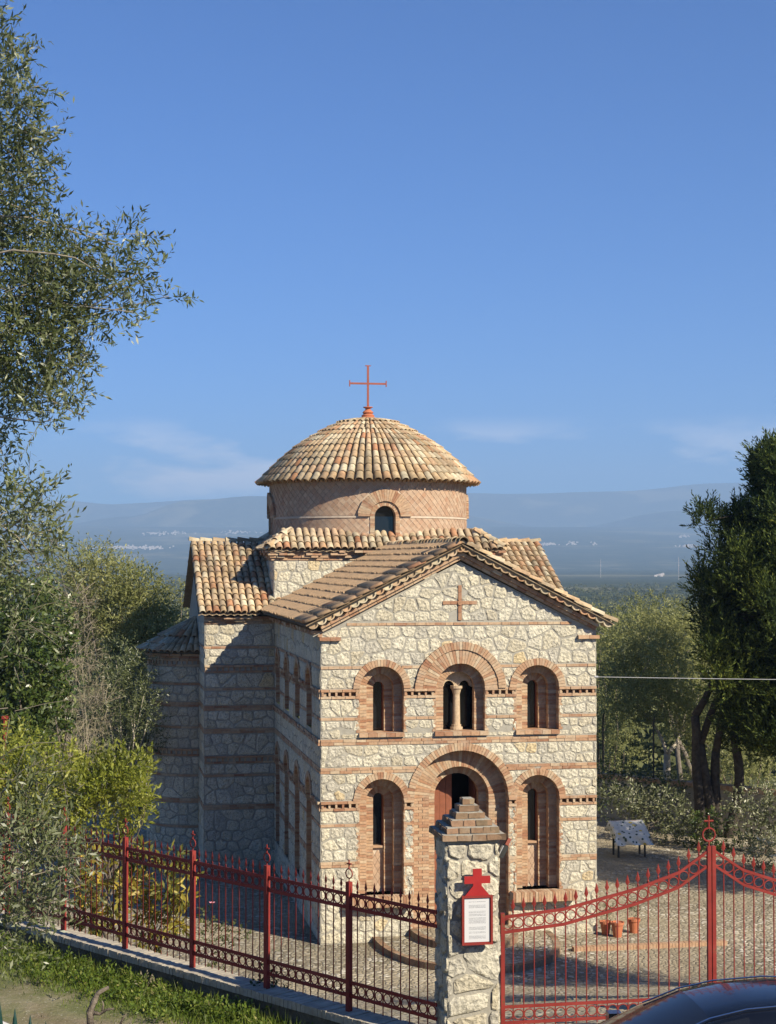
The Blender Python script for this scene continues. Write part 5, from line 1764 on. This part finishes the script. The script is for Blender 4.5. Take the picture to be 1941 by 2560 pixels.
for (a, b_) in (((-5, 2030), (150, 1880)), ((0, 2035), (130, 2240)), ((20, 2050), (160, 2045)), ((30, 2060), (210, 1960)), ((10, 2100), (250, 2190)), ((-10, 1900), (140, 1855))):
    limb(tr, at(*a, 13.9), at(*b_, 13.7), .006, .002, rg, .16, 8, 5)
plant('olive_tree', 'tall olive tree with silvery leaves overhanging the lane', 'tree', tuple(base), tr, np.concatenate([V1, V2, V3, V4]), np.concatenate([R1, R2, R3, R4]), LM['olive'], M['olivebark'])

# ---- trees and bushes left of the church
def blob_tree(name, label, base, cls, leaf, bark, dens, twig, npl, ll, lw, seed, trunk_r=.15, stems=1, cat='tree', stemname='trunk', group=None, twg=0, hubz=.45, **kw):
    rg = np.random.default_rng(seed)
    V, rn, T = sprays(rg, cls, dens, twig, npl, ll, lw, **kw)
    tr = MB(); base = Vector(base)
    cen_ = Vector(cls[:, :3].mean(axis=0))
    for s_ in range(stems):
        b0 = base + Vector((rg.uniform(-.25, .25), rg.uniform(-.15, .15), -.15)) * (1 if stems > 1 else .2)
        hb_ = base.lerp(cen_, hubz) + Vector((rg.uniform(-.4, .4), rg.uniform(-.4, .4), 0)) * (1 if stems > 1 else .3)
        limb(tr, b0, hb_, trunk_r, trunk_r * .65, rg, .12, 7, 9)
        for c in cls[s_::stems]:
            limb(tr, hb_, Vector(c[:3]), trunk_r * .35, trunk_r * .08, rg, .15, 5, 5)
    if twg: twig_mesh(tr, T, ll * .05, twg)
    return plant(name, label, cat, tuple(base), tr, V, rn, leaf, bark, stem=stemname, group=group)
rg = np.random.default_rng(21)
cl = pxcl([(60, 1500, 70), (110, 1540, 60), (150, 1610, 35), (50, 1600, 80), (120, 1660, 50), (40, 1690, 80), (110, 1740, 55), (60, 1780, 75), (130, 1810, 40), (30, 1850, 50), (100, 1860, 45), (-60, 1560, 110), (-70, 1720, 120)], 36, .8, rg)
b = at(60, 2200, 36); blob_tree('citrus_tree', 'dark glossy citrus tree standing behind the fence under the olive', (b.x, b.y, yard_z(b.x, b.y)), cl, LM['citrus'], M['bark'], 420, .35, 9, .13, .06, 22, .12, up=.1)
cl = pxcl([(185, 1500, 40), (195, 1560, 45), (200, 1640, 50), (200, 1720, 55), (180, 1640, 40), (210, 1800, 55), (160, 1880, 60), (240, 1770, 40), (120, 1900, 60), (60, 1920, 60), (200, 1890, 50)], 49, 1.2, rg)
b = at(200, 2100, 47); blob_tree('dry_bush', 'bare straw-coloured thicket of dry twigs between citrus and olives', (b.x, b.y, -.6), cl, LM['dry'], M['twig'], 230, .6, 8, .16, .016, 23, .03, 6, 'bush', 'stem', twg=2, spread=.7, up=.5)
cl = pxcl([(200, 1420, 50), (170, 1480, 60), (190, 1560, 60), (250, 1400, 40), (290, 1450, 60), (350, 1480, 60), (260, 1480, 70), (320, 1540, 80), (400, 1510, 45), (430, 1570, 40), (270, 1600, 70), (380, 1580, 60), (340, 1620, 70), (440, 1620, 45), (230, 1550, 50), (310, 1680, 60)], 60, 1.5, rg)
b = at(330, 1990, 60); blob_tree('olive_tree', 'broad pale olive tree rising behind the apse roof', (b.x, b.y, -3.0), cl, LM['olive2'], M['bark'], 300, .55, 11, .14, .045, 24, .2, 2)
cl = pxcl([(455, 1480, 22), (465, 1530, 26), (480, 1580, 26), (450, 1640, 36), (500, 1620, 40)], 66, 1, rg)
b = at(470, 1930, 66); blob_tree('olive_tree', 'slim pale olive tree beside the tiled transept roof edge', (b.x, b.y, -3.2), cl, LM['olive2'], M['bark'], 190, .5, 11, .14, .042, 25, .15)
cl = pxcl([(290, 1650, 50), (340, 1680, 50), (260, 1720, 55), (320, 1740, 60), (360, 1740, 40), (290, 1800, 55), (340, 1810, 50), (250, 1790, 45), (370, 1800, 40), (360, 1860, 45)], 51, 1, rg)
b = at(300, 2080, 51); blob_tree('olive_tree', 'young grey olive tree with pale stem against the apse', (b.x, b.y, -.5), cl, LM['olive'], M['palebark'], 330, .45, 11, .10, .028, 26, .09)
cl = pxcl([(310, 1930, 45), (352, 1915, 26), (260, 1950, 50), (220, 1970, 50), (325, 1985, 50), (280, 2010, 55), (170, 1990, 55), (345, 2045, 28), (310, 2070, 34), (230, 2050, 50), (165, 2055, 50), (120, 1970, 45), (362, 1955, 18), (110, 2030, 45), (362, 1905, 9), (318, 1885, 10), (205, 1920, 16), (255, 1900, 12), (372, 1990, 12), (150, 1935, 20), (362, 2015, 16)], 35, .7, rg)
b = at(260, 2290, 35); blob_tree('laurel_bush', 'sunlit yellow-green laurel bush inside the fence before the apse', (b.x, b.y, yard_z(b.x, b.y)), cl, LM['yellow'], M['bark'], 560, .34, 9, .115, .042, 27, .07, 4, 'bush', 'stem', up=.7, outw=.5, spread=.6)
cl = pxcl([(30, 1880, 60), (90, 1900, 45), (150, 1900, 36), (20, 1960, 70), (70, 1990, 60), (20, 2040, 60), (-40, 1960, 80)], 31, .6, rg)
b = at(40, 2300, 31); blob_tree('laurel_bush', 'leafy green bush inside the fence behind the hanging olive twigs', (b.x, b.y, yard_z(b.x, b.y)), cl, LM['yellow'], M['bark'], 480, .32, 9, .11, .044, 28, .06, 4, 'bush', 'stem', up=.5)
cl = pxcl([(240, 2150, 32), (300, 2150, 30), (360, 2140, 30), (430, 2150, 26), (470, 2170, 20), (220, 2220, 36), (280, 2230, 34), (340, 2220, 34), (420, 2230, 34), (460, 2240, 22), (230, 2290, 34), (380, 2290, 34), (430, 2300, 30), (370, 2350, 26), (300, 2300, 22)], 27.5, .4, rg)
b = at(340, 2420, 27.5); blob_tree('loquat_bush', 'loquat bush with long yellowing leaves seen through the iron fence', (b.x, b.y, yard_z(b.x, b.y)), cl, LM['loquat'], M['bark'], 560, .12, 6, .19, .055, 29, .04, 4, 'bush', 'stem', up=.1, droop=.6, spread=.9)
cl = pxcl([(510, 2300, 22), (530, 2330, 26), (560, 2330, 24), (590, 2330, 22), (610, 2335, 14), (500, 2360, 24), (560, 2370, 24), (520, 2290, 12), (540, 2400, 20)], 27, .25, rg)
b = at(545, 2440, 27); rose = blob_tree('rose_bush', 'small rose bush with one pink bloom inside the fence', (b.x, b.y, yard_z(b.x, b.y)), cl, LM['rose'], M['bark'], 650, .14, 6, .055, .032, 30, .015, 5, 'bush', 'stem', up=.3)
M['pink'] = m_noise('pink_petals', (.65, .22, .28), (.75, .35, .38), 20, .6, 0)
m = MB(); v0 = at(531, 2260, 27) - Vector(b); v0 = at(531, 2260, 27) - rose.location
for k in range(7):
    a = k * .9; d_ = Vector((math.cos(a), math.sin(a), .6)).normalized(); s_ = d_.cross(Vector((0, 0, 1))).normalized() * .03
    m.add([v0, v0 + d_ * .035 + s_, v0 + d_ * .065, v0 + d_ * .035 - s_], [(0, 1, 2, 3)])
m.build('bloom', M['pink'], rose)
ms = MB(); limb(ms, v0 - Vector((.02, 0, .42)), v0, .006, .004, rg, .08, 5, 5); ms.build('stem', M['bark'], rose)
# ---- right of the church
cl = pxcl([(1560, 1620, 55), (1620, 1590, 60), (1680, 1590, 60), (1540, 1690, 45), (1600, 1680, 65), (1670, 1660, 60), (1730, 1620, 55), (1770, 1670, 50), (1580, 1760, 50), (1640, 1750, 55), (1710, 1730, 55), (1760, 1760, 50), (1690, 1810, 40), (1740, 1830, 40), (1520, 1780, 40), (1640, 1690, 50), (1600, 1740, 40), (1700, 1780, 45)], 64, 1.6, rg)
rgo = np.random.default_rng(31)
V, rn, T = sprays(rgo, cl, 300, .5, 11, .13, .042)
tr = MB(); b = at(1662, 1990, 64); fk = at(1668, 1885, 64); b0 = Vector((b.x, b.y, -3.2))
limb(tr, b0, fk, .17, .13, rgo, .04, 6, 9)
k1 = at(1625, 1800, 64.5); k2 = at(1700, 1835, 64.5); k3 = at(1580, 1720, 65)
limb(tr, fk, k1, .08, .05, rgo, .1); limb(tr, fk, k2, .09, .05, rgo, .1); limb(tr, k1, k3, .045, .02, rgo, .12)
for c in cl:
    c_ = Vector(c[:3]); limb(tr, min((k1, k2, k3), key=lambda q: (q - c_).length), c_, .03, .008, rgo, .15, 5, 5)
plant('olive_tree', 'olive tree with pale forked trunk beyond the boundary wall', 'tree', tuple(b0), tr, V, rn, LM['olive2'], M['palebark'])
for (lst, Y, lab, sd, ex) in (([(1500, 1560, 40), (1530, 1600, 50), (1500, 1650, 50), (1520, 1720, 50), (1500, 1790, 55), (1545, 1830, 45), (1500, 1880, 50), (1560, 1880, 45)], 70, 'yellowish olive tree close behind the church eaves corner', 41, .045),
                          ([(1760, 1850, 45), (1800, 1900, 45), (1850, 1880, 50), (1900, 1850, 60), (1880, 1930, 45), (1930, 1900, 50), (1830, 1940, 40), (1760, 1920, 40)], 63, 'pale olive tree low behind the dark cypress trunks', 42, .04),
                          ([(1590, 1540, 45), (1650, 1535, 50), (1720, 1560, 50), (1560, 1590, 50), (1780, 1590, 60), (1640, 1600, 60), (1820, 1560, 60)], 85, 'wide olive crown just above the forked olive tree', 43, .05)):
    cl = pxcl(lst, Y, 1.2, rg); b = at(lst[2][0], 1990, Y)
    blob_tree('olive_tree', lab, (b.x, b.y, hz(b.x, Y) - .2), cl, LM['olive2'], M['bark'], 170, .55, 10, .15, ex, sd, .18, 2)

# dark cypress with several leaning trunks
rg = np.random.default_rng(51)
YC = 55.5
edge = [(1115, 1930), (1130, 1910), (1180, 1850), (1230, 1808), (1275, 1745), (1330, 1735), (1390, 1732), (1450, 1728), (1500, 1735), (1560, 1750), (1620, 1775), (1680, 1795), (1740, 1795), (1800, 1785), (1840, 1780), (1880, 1800)]
cl = []
for k in range(300):
    py = rg.uniform(1125, 1880)
    pe = np.interp(py, [e_[0] for e_ in edge], [e_[1] for e_ in edge])
    pm_ = 2010
    hw = (pm_ - pe) * (1 + .10 * math.sin(py * .045) * rg.uniform(.3, 1) + rg.normal(0, .045))
    a = rg.uniform(0, 2 * math.pi); rr = rg.uniform(.55, 1.0) ** .6
    x = pm_ + math.cos(a) * hw * rr; yy = YC + math.sin(a) * hw * rr / FPX * YC * .9
    rp = rg.choice([14, 20, 28, 38]); 
    p = at(x + (rp * .5 + 20 if x < pm_ else 0), py, yy); cl.append((p.x, p.y, p.z, rp / FPX * yy))
    if k % 2 == 0:      # inner branches that close the crown
        q_ = rg.uniform(.1, .72); p = at(pm_ + math.cos(a) * hw * q_, py, YC + math.sin(a) * hw * q_ / FPX * YC); cl.append((p.x, p.y, p.z, 42 / FPX * YC))
for k in range(40):
    z = 12.2 + rg.random() * 2.6; hw = 1.9 * (15.2 - z) / 3
    a = rg.uniform(0, 6.28); cl.append((15.4 + math.cos(a) * hw * .8, YC + math.sin(a) * hw * .8, z, rg.uniform(.35, .5)))
low_ = pxcl([(1790, 1640, 40), (1800, 1700, 40), (1835, 1760, 42), (1870, 1800, 46), (1910, 1840, 46), (1850, 1700, 52), (1900, 1750, 52), (1800, 1590, 42), (1775, 1540, 38), (1785, 1480, 42), (1840, 1640, 50), (1930, 1790, 50)], YC - 1.2, .7, rg)
cl = np.concatenate([np.array(cl), low_])
V, rn, T = sprays(rg, cl, 330, .62, 18, .16, .042, up=.95, outw=.75, shell=.5, spread=.42)
hgt = (V[:, 0, 2] - V[:, 0, 2].min()) / 10
tr = MB(); roots = []
for (pb_, pt) in (((1752, 2040), (1738, 1790)), ((1782, 2030), (1752, 1860)), ((1800, 2040), (1790, 1880)), ((1812, 2040), (1835, 1830))):
    a, t_ = at(*pb_, YC), at(*pt, YC); a.z = -.2; a.x = at(pb_[0], 2040, YC).x
    limb(tr, a, t_, .20, .14, rg, .06, 8, 10); limb(tr, t_, Vector((13.2, YC + .5, 9)) + Vector(rg.normal(size=3)) * .4, .13, .04, rg, .06, 8, 8)
hub_ = [Vector((13.0, YC, z)) for z in (5, 7, 9, 11)]
for c in cl[::6]:
    c_ = Vector(c[:3]); limb(tr, min(hub_, key=lambda q: (q - c_).length), c_, .05, .012, rg, .1, 4, 4)
b = at(1785, 2040, YC)
plant('cypress_tree', 'large dark cypress with several leaning trunks beside the yard wall', 'tree', (b.x, YC, -.1), tr, V, rn, LM['cedar'], M['darkbark'])

# silver shrubs along the wall
for i, (lst, Y, lab) in enumerate((
    ([(1520, 2000, 34), (1570, 1990, 36), (1600, 2010, 36), (1640, 2000, 34), (1560, 2030, 34), (1620, 2040, 34), (1680, 2015, 36), (1650, 2060, 34), (1700, 2050, 36), (1720, 2090, 32), (1670, 2095, 30)], 54.5, 'silver-leaved flowering shrub behind the lemon-printed tablecloth'),
    ([(1760, 2060, 34), (1800, 2050, 30), (1770, 2110, 36), (1820, 2110, 34), (1740, 2130, 28)], 53.2, 'dark shaded shrub at the foot of the cypress trunks'),
    ([(1850, 2010, 34), (1900, 1995, 36), (1935, 2000, 36), (1870, 2050, 36), (1930, 2050, 40), (1900, 2090, 36), (1960, 2080, 40)], 52.2, 'silver-leaved shrub spreading to the right of the cypress trunks'),
    ([(1870, 2120, 30), (1910, 2130, 30), (1945, 2110, 30), (1930, 2160, 26), (1890, 2165, 22)], 50.0, 'low pale-flowered shrub in front of the spreading silver shrub'))):
    cl = pxcl(lst, Y, .5, rg); b = at(lst[1][0], 2150, Y)
    blob_tree('silver_shrub', lab, (b.x, b.y, -.05), cl, LM['shrub'] if i != 1 else LM['citrus'], M['bark'], 240, .24, 8, .125, .055, 60 + i, .035, 4, 'shrub', 'stem', up=.5)
for (lst, Y, lab, sd) in (([(1530, 1945, 40), (1580, 1960, 40), (1640, 1960, 40), (1690, 1970, 34), (1500, 1980, 36), (1610, 1990, 30)], 57.5, 'dark evergreen shrub against the boundary wall by the church corner', 71),):
    cl = pxcl(lst, Y, .5, rg); b = at(1590, 2060, Y); blob_tree('evergreen_shrub', lab, (b.x, b.y, -.05), cl, LM['citrus'], M['bark'], 300, .25, 8, .10, .045, sd, .04, 4, 'shrub', 'stem')
# plants in pots
for o, sd, hgt in ((POTS[0], 81, .35), (POTS[2], 83, .42)):
    rgp = np.random.default_rng(sd); V, rn, T = sprays(rgp, np.array([(0, 0, .33 + hgt * .5, .13), (.05, .03, .33 + hgt * .8, .09)]), 2200, .12, 6, .045, .016, up=.6)
    link('pot_plant', quads_mesh('pot_plant', V, LM['rose'], rn), o)
    m = MB(); limb(m, (0, 0, .3), (.03, .02, .33 + hgt * .8), .008, .004, rgp, .1, 4, 5); m.build('stem', M['bark'], o)

# trees out of view to the right whose shade falls across the lane and yard
for (cx_, cy_, h0, h1, r_, lab, sd, n) in ((8.6, 26.3, 4.8, 7.6, 1.4, 'olive tree inside the yard to the right of the gate', 92, 18), (9.7, 31.6, 4.6, 7.8, 1.5, 'tall olive tree at the right edge of the cobbled yard', 93, 22), (14.9, 43.2, 4.0, 11.0, 2.6, 'broad olive tree shading the slanted stand', 94, 75)):
    rgt = np.random.default_rng(sd); d = rand_dir(rgt, n)
    cl = np.concatenate([np.array([cx_, cy_, (h0 + h1) / 2]) + d * np.array([r_, r_, (h1 - h0) / 2]) * rgt.uniform(.5, 1, (n, 1)), rgt.uniform(.45, .75, (n, 1))], 1)
    gz_ = verge_z(cx_, cy_) if cy_ < 18 else yard_z(cx_, cy_)
    blob_tree('olive_tree', lab, (cx_, cy_, gz_), cl, LM['olive'], M['bark'], 420, .4, 9, .10, .034, sd, .16)

# ---- grass and weeds on the verge (nobody could count them)
rg = np.random.default_rng(101)
n = 52000
t_ = rg.uniform(-.3, 12, n); w_ = .17 + np.abs(rg.normal(0, .55, n))
pos = np.array(FA)[None] + np.array(FD)[None] * t_[:, None] + np.array(FN)[None] * w_[:, None]
# thin the grass out towards the earth path, denser by the wall
keep = (w_ < 1.9 + .35 * np.sin(t_ * 1.9) + .25 * np.sin(t_ * 4.3 + 1)) & (rg.random(n) < np.clip(1.15 - w_ * .5, .06, 1))
pos = pos[keep]; w_ = w_[keep]; n = len(pos)
pos[:, 2] = [verge_z(p[0], p[1]) - .01 for p in pos]
d = unit(rand_dir(rg, n) * .55 + np.array([0, 0, 1.0]))
L_ = rg.uniform(.04, .10, n) * (1 + 1.3 * (rg.random(n) > .9)) * np.clip(1.5 - w_ * .5, .5, 1.4)
V = leaf_quads(rg, pos, d, L_, rg.uniform(.006, .014, n), shape=.35)
cln = 300
ct_ = rg.uniform(-.3, 12, cln); cw_ = .2 + np.abs(rg.normal(0, .45, cln))
cc = np.array(FA)[None] + np.array(FD)[None] * ct_[:, None] + np.array(FN)[None] * cw_[:, None]
cc[:, 2] = [verge_z(p[0], p[1]) + .07 for p in cc]
V2, R2, _ = sprays(rg, np.concatenate([cc, rg.uniform(.05, .12, (cln, 1))], 1), 1500, .10, 4, .055, .03, up=.8, flat=.5)
g = link('verge_grass', quads_mesh('verge_grass', np.concatenate([V, V2]), LM['grass'], np.concatenate([rg.beta(2, 2, n), R2])))
tag(g, 'short green grass and weeds along the foot of the low wall', 'grass', kind='stuff')
# fallen leaves blown about the yard
n = 2600
fx_ = rg.uniform(-6, 11, n); fy_ = np.array([front_line(x) + .3 for x in fx_]) + np.abs(rg.normal(0, 9, n))
fp_ = np.stack([fx_, fy_, np.array([yard_z(x, y) + .022 for x, y in zip(fx_, fy_)])], 1)
uu = np.array([w2c(x, y) for x, y in zip(fx_, fy_)]); ok = ~((uu[:, 0] > -2.3) & (uu[:, 0] < 9.1) & (uu[:, 1] > -.1)); fp_ = fp_[ok]; n = len(fp_)
dl_ = rand_dir(rg, n); dl_[:, 2] *= .15; dl_ = unit(dl_)
V = leaf_quads(rg, fp_, dl_, rg.uniform(.05, .11, n), rg.uniform(.02, .05, n), flat=.9)
g = link('fallen_leaves', quads_mesh('fallen_leaves', V, LM['dry'], rg.random(n)))
tag(g, 'dry fallen leaves scattered over the cobbled yard', 'leaves', kind='stuff')
# climbing weed on the wall
cl = pxcl([(668, 2440, 16), (665, 2470, 26), (640, 2500, 26), (690, 2500, 26), (660, 2530, 36), (700, 2545, 30), (620, 2540, 26), (730, 2560, 26), (670, 2580, 40)], 21.05, .12, rg)
b = at(665, 2600, 21.0); blob_tree('climbing_weed', 'dark leafy weed climbing over the low wall against the fence post', (b.x, b.y, 3.5), cl, LM['weed'], M['bark'], 1500, .12, 6, .055, .036, 103, .012, 4, 'plant', 'stem', up=.4)
for (px_, py_, lab, sd) in ((360, 2470, 'dry grey weed stalk growing at the foot of the low wall', 104),):
    cl = pxcl([(px_, py_, 22), (px_ - 5, py_ + 30, 20), (px_ + 15, py_ - 12, 12)], 22.0, .1, rg); b = at(px_, py_ + 45, 22.0)
    blob_tree('dry_weed', lab, (b.x, b.y, 3.5), cl, LM['dry'], M['twig'], 900, .15, 6, .05, .02, sd, .008, 3, 'plant', 'stem', up=.7)
# gnarled dead branch at the lane edge
rg = np.random.default_rng(111)
m = MB()
B = [at(228, 2575, 18.6), at(225, 2530, 18.6), at(236, 2502, 18.6), at(246, 2482, 18.6), at(272, 2468, 18.6)]
m.tube(B, [.045, .042, .036, .026, .018], 9)
m.tube([B[1], at(250, 2535, 18.6), at(268, 2524, 18.55), at(284, 2522, 18.5)], [.03, .018, .014, .010], 7)
m.tube([at(256, 2530, 18.6), at(259, 2512, 18.6), at(256, 2502, 18.6)], [.012, .010, .006], 6)
m.tube([at(300, 2565, 18.6), at(308, 2545, 18.6), at(317, 2534, 18.6)], [.014, .011, .005], 6)
m.tube([B[0], at(262, 2572, 18.6), at(300, 2565, 18.6)], [.03, .02, .013], 6)
b = Vector((B[0].x, B[0].y, 3.5)); m.tube([b + Vector((0, 0, -.05)), B[0]], [.06, .045], 9)
m.v = [tuple(Vector(p) - b) for p in m.v]
o = m.build('dead_branch', M['bark'], smooth=True); o.location = b; tag(o, 'gnarled dead grey branch stump standing at the lane edge', 'branch')

# ---- woods down the slope and far off
rg = np.random.default_rng(121)
Vs, Rs = [], []
n = 5200
y = 95 * (1900 / 95) ** rg.random(n) ** .62
x = (rg.random(n) - .5) * 2 * (14 + .30 * y)
h = rg.uniform(3.2, 6.0, n) * (1 + .25 * (rg.random(n) > .9))
for i in range(n):
    k = 150 if y[i] < 260 else (80 if y[i] < 700 else 40)
    r_ = h[i] * .52; z0 = hz(x[i], y[i])
    d = rand_dir(rg, k); d[:, 2] = np.abs(d[:, 2]) * 1.0 - .25
    lump = 1 + .28 * np.sin(d[:, 0] * 5 + i) * np.sin(d[:, 1] * 5 + i * 1.7) 
    p = np.array([x[i], y[i], z0 + h[i] * .5]) + d * np.array([r_, r_, h[i] * .5]) * (lump * rg.uniform(.78, 1.0, k))[:, None]
    s_ = h[i] * (.30 if k < 60 else (.22 if k < 100 else .16))
    dd = unit(d * .5 + rand_dir(rg, k))
    Vs.append(leaf_quads(rg, p - dd * s_ * .5, dd, np.full(k, s_) * rg.uniform(.7, 1.2, k), np.full(k, s_ * .62), face=d * .8 + np.array([0, 0, .3])))
    Rs.append(np.clip(rg.random() * .55 + rg.random(k) * .4, 0, 1))
wd = link('woodland', quads_mesh('woodland', np.concatenate(Vs), LM['forest'], np.concatenate(Rs)))
tag(wd, 'grey-green olive woods covering the slope and plain below the church', 'woods', kind='stuff')
# towns on the plain and masts
tm = MB(); M['town'] = m_noise('pale_town_walls', (.42, .36, .31), (.62, .57, .51), .05, .9, 0)
for (pc, py, hwp, num) in ((300, 1370, 70, 110), (385, 1371, 30, 50), (420, 1334, 60, 60), (600, 1331, 50, 40), (1370, 1362, 26, 34), (1432, 1360, 14, 18), (1485, 1359, 6, 8), (1720, 1367, 24, 34), (1650, 1440, 13, 9), (1715, 1342, 20, 16)):
    for k in range(num):
        px_ = pc + rg.normal(0, hwp * .5); py2 = py + rg.normal(0, 2.0); yy = 2000.0
        while yy < 10000 and hz(sky_x(px_, yy), yy) < sky_z(py2, yy): yy += 40
        xx = sky_x(px_, yy); z0 = hz(xx, yy)
        s_ = rg.uniform(2.0, 4.0) * (1 if yy > 4000 else .7); h_ = rg.uniform(3, 6) * (1 if yy > 4000 else .7)
        tm.box((xx - s_, yy - s_, z0 - 6), (xx + s_, yy + s_, z0 + h_))
t_o = tm.build('distant_town', M['town']); tag(t_o, 'white houses of far-off towns scattered across the hazy plain', 'town', kind='stuff')
for px_, y0, y1, Y, lab in ((1502, 1422, 1396, 3200, 'short pale lattice mast far out on the plain'), (1697, 1432, 1392, 2800, 'tall thin pale mast rising from the far plain')):
    p = at(px_, y1, Y); z0 = hz(p.x, Y); m = MB(); hgt = p.z - z0
    m.tube([(0, 0, 0), (0, 0, hgt * .8)], .35, 6); m.tube([(0, 0, hgt * .8), (0, 0, hgt)], [.4, .2], 6); m.tube([(-1.4, 0, hgt * .62), (1.4, 0, hgt * .62)], .3, 6)
    o = m.build('radio_mast', M['town']); o.location = (p.x, Y, z0); tag(o, lab, 'mast')

# ---- air
hzb = MB(); hzb.box((-9500, -600, -140), (9500, 14900, 790))
s = NT('pale_air'); pv = s.n('VolumePrincipled')
pv.inputs['Color'].default_value = (.45, .68, 1.0, 1); pv.inputs['Density'].default_value = .00014; pv.inputs['Anisotropy'].default_value = 0.0
s.l(pv.outputs[0], s.out.inputs['Volume'])
ho = hzb.build('haze', s.m); tag(ho, 'thin blue haze filling the air over the plain', 'haze', kind='stuff')
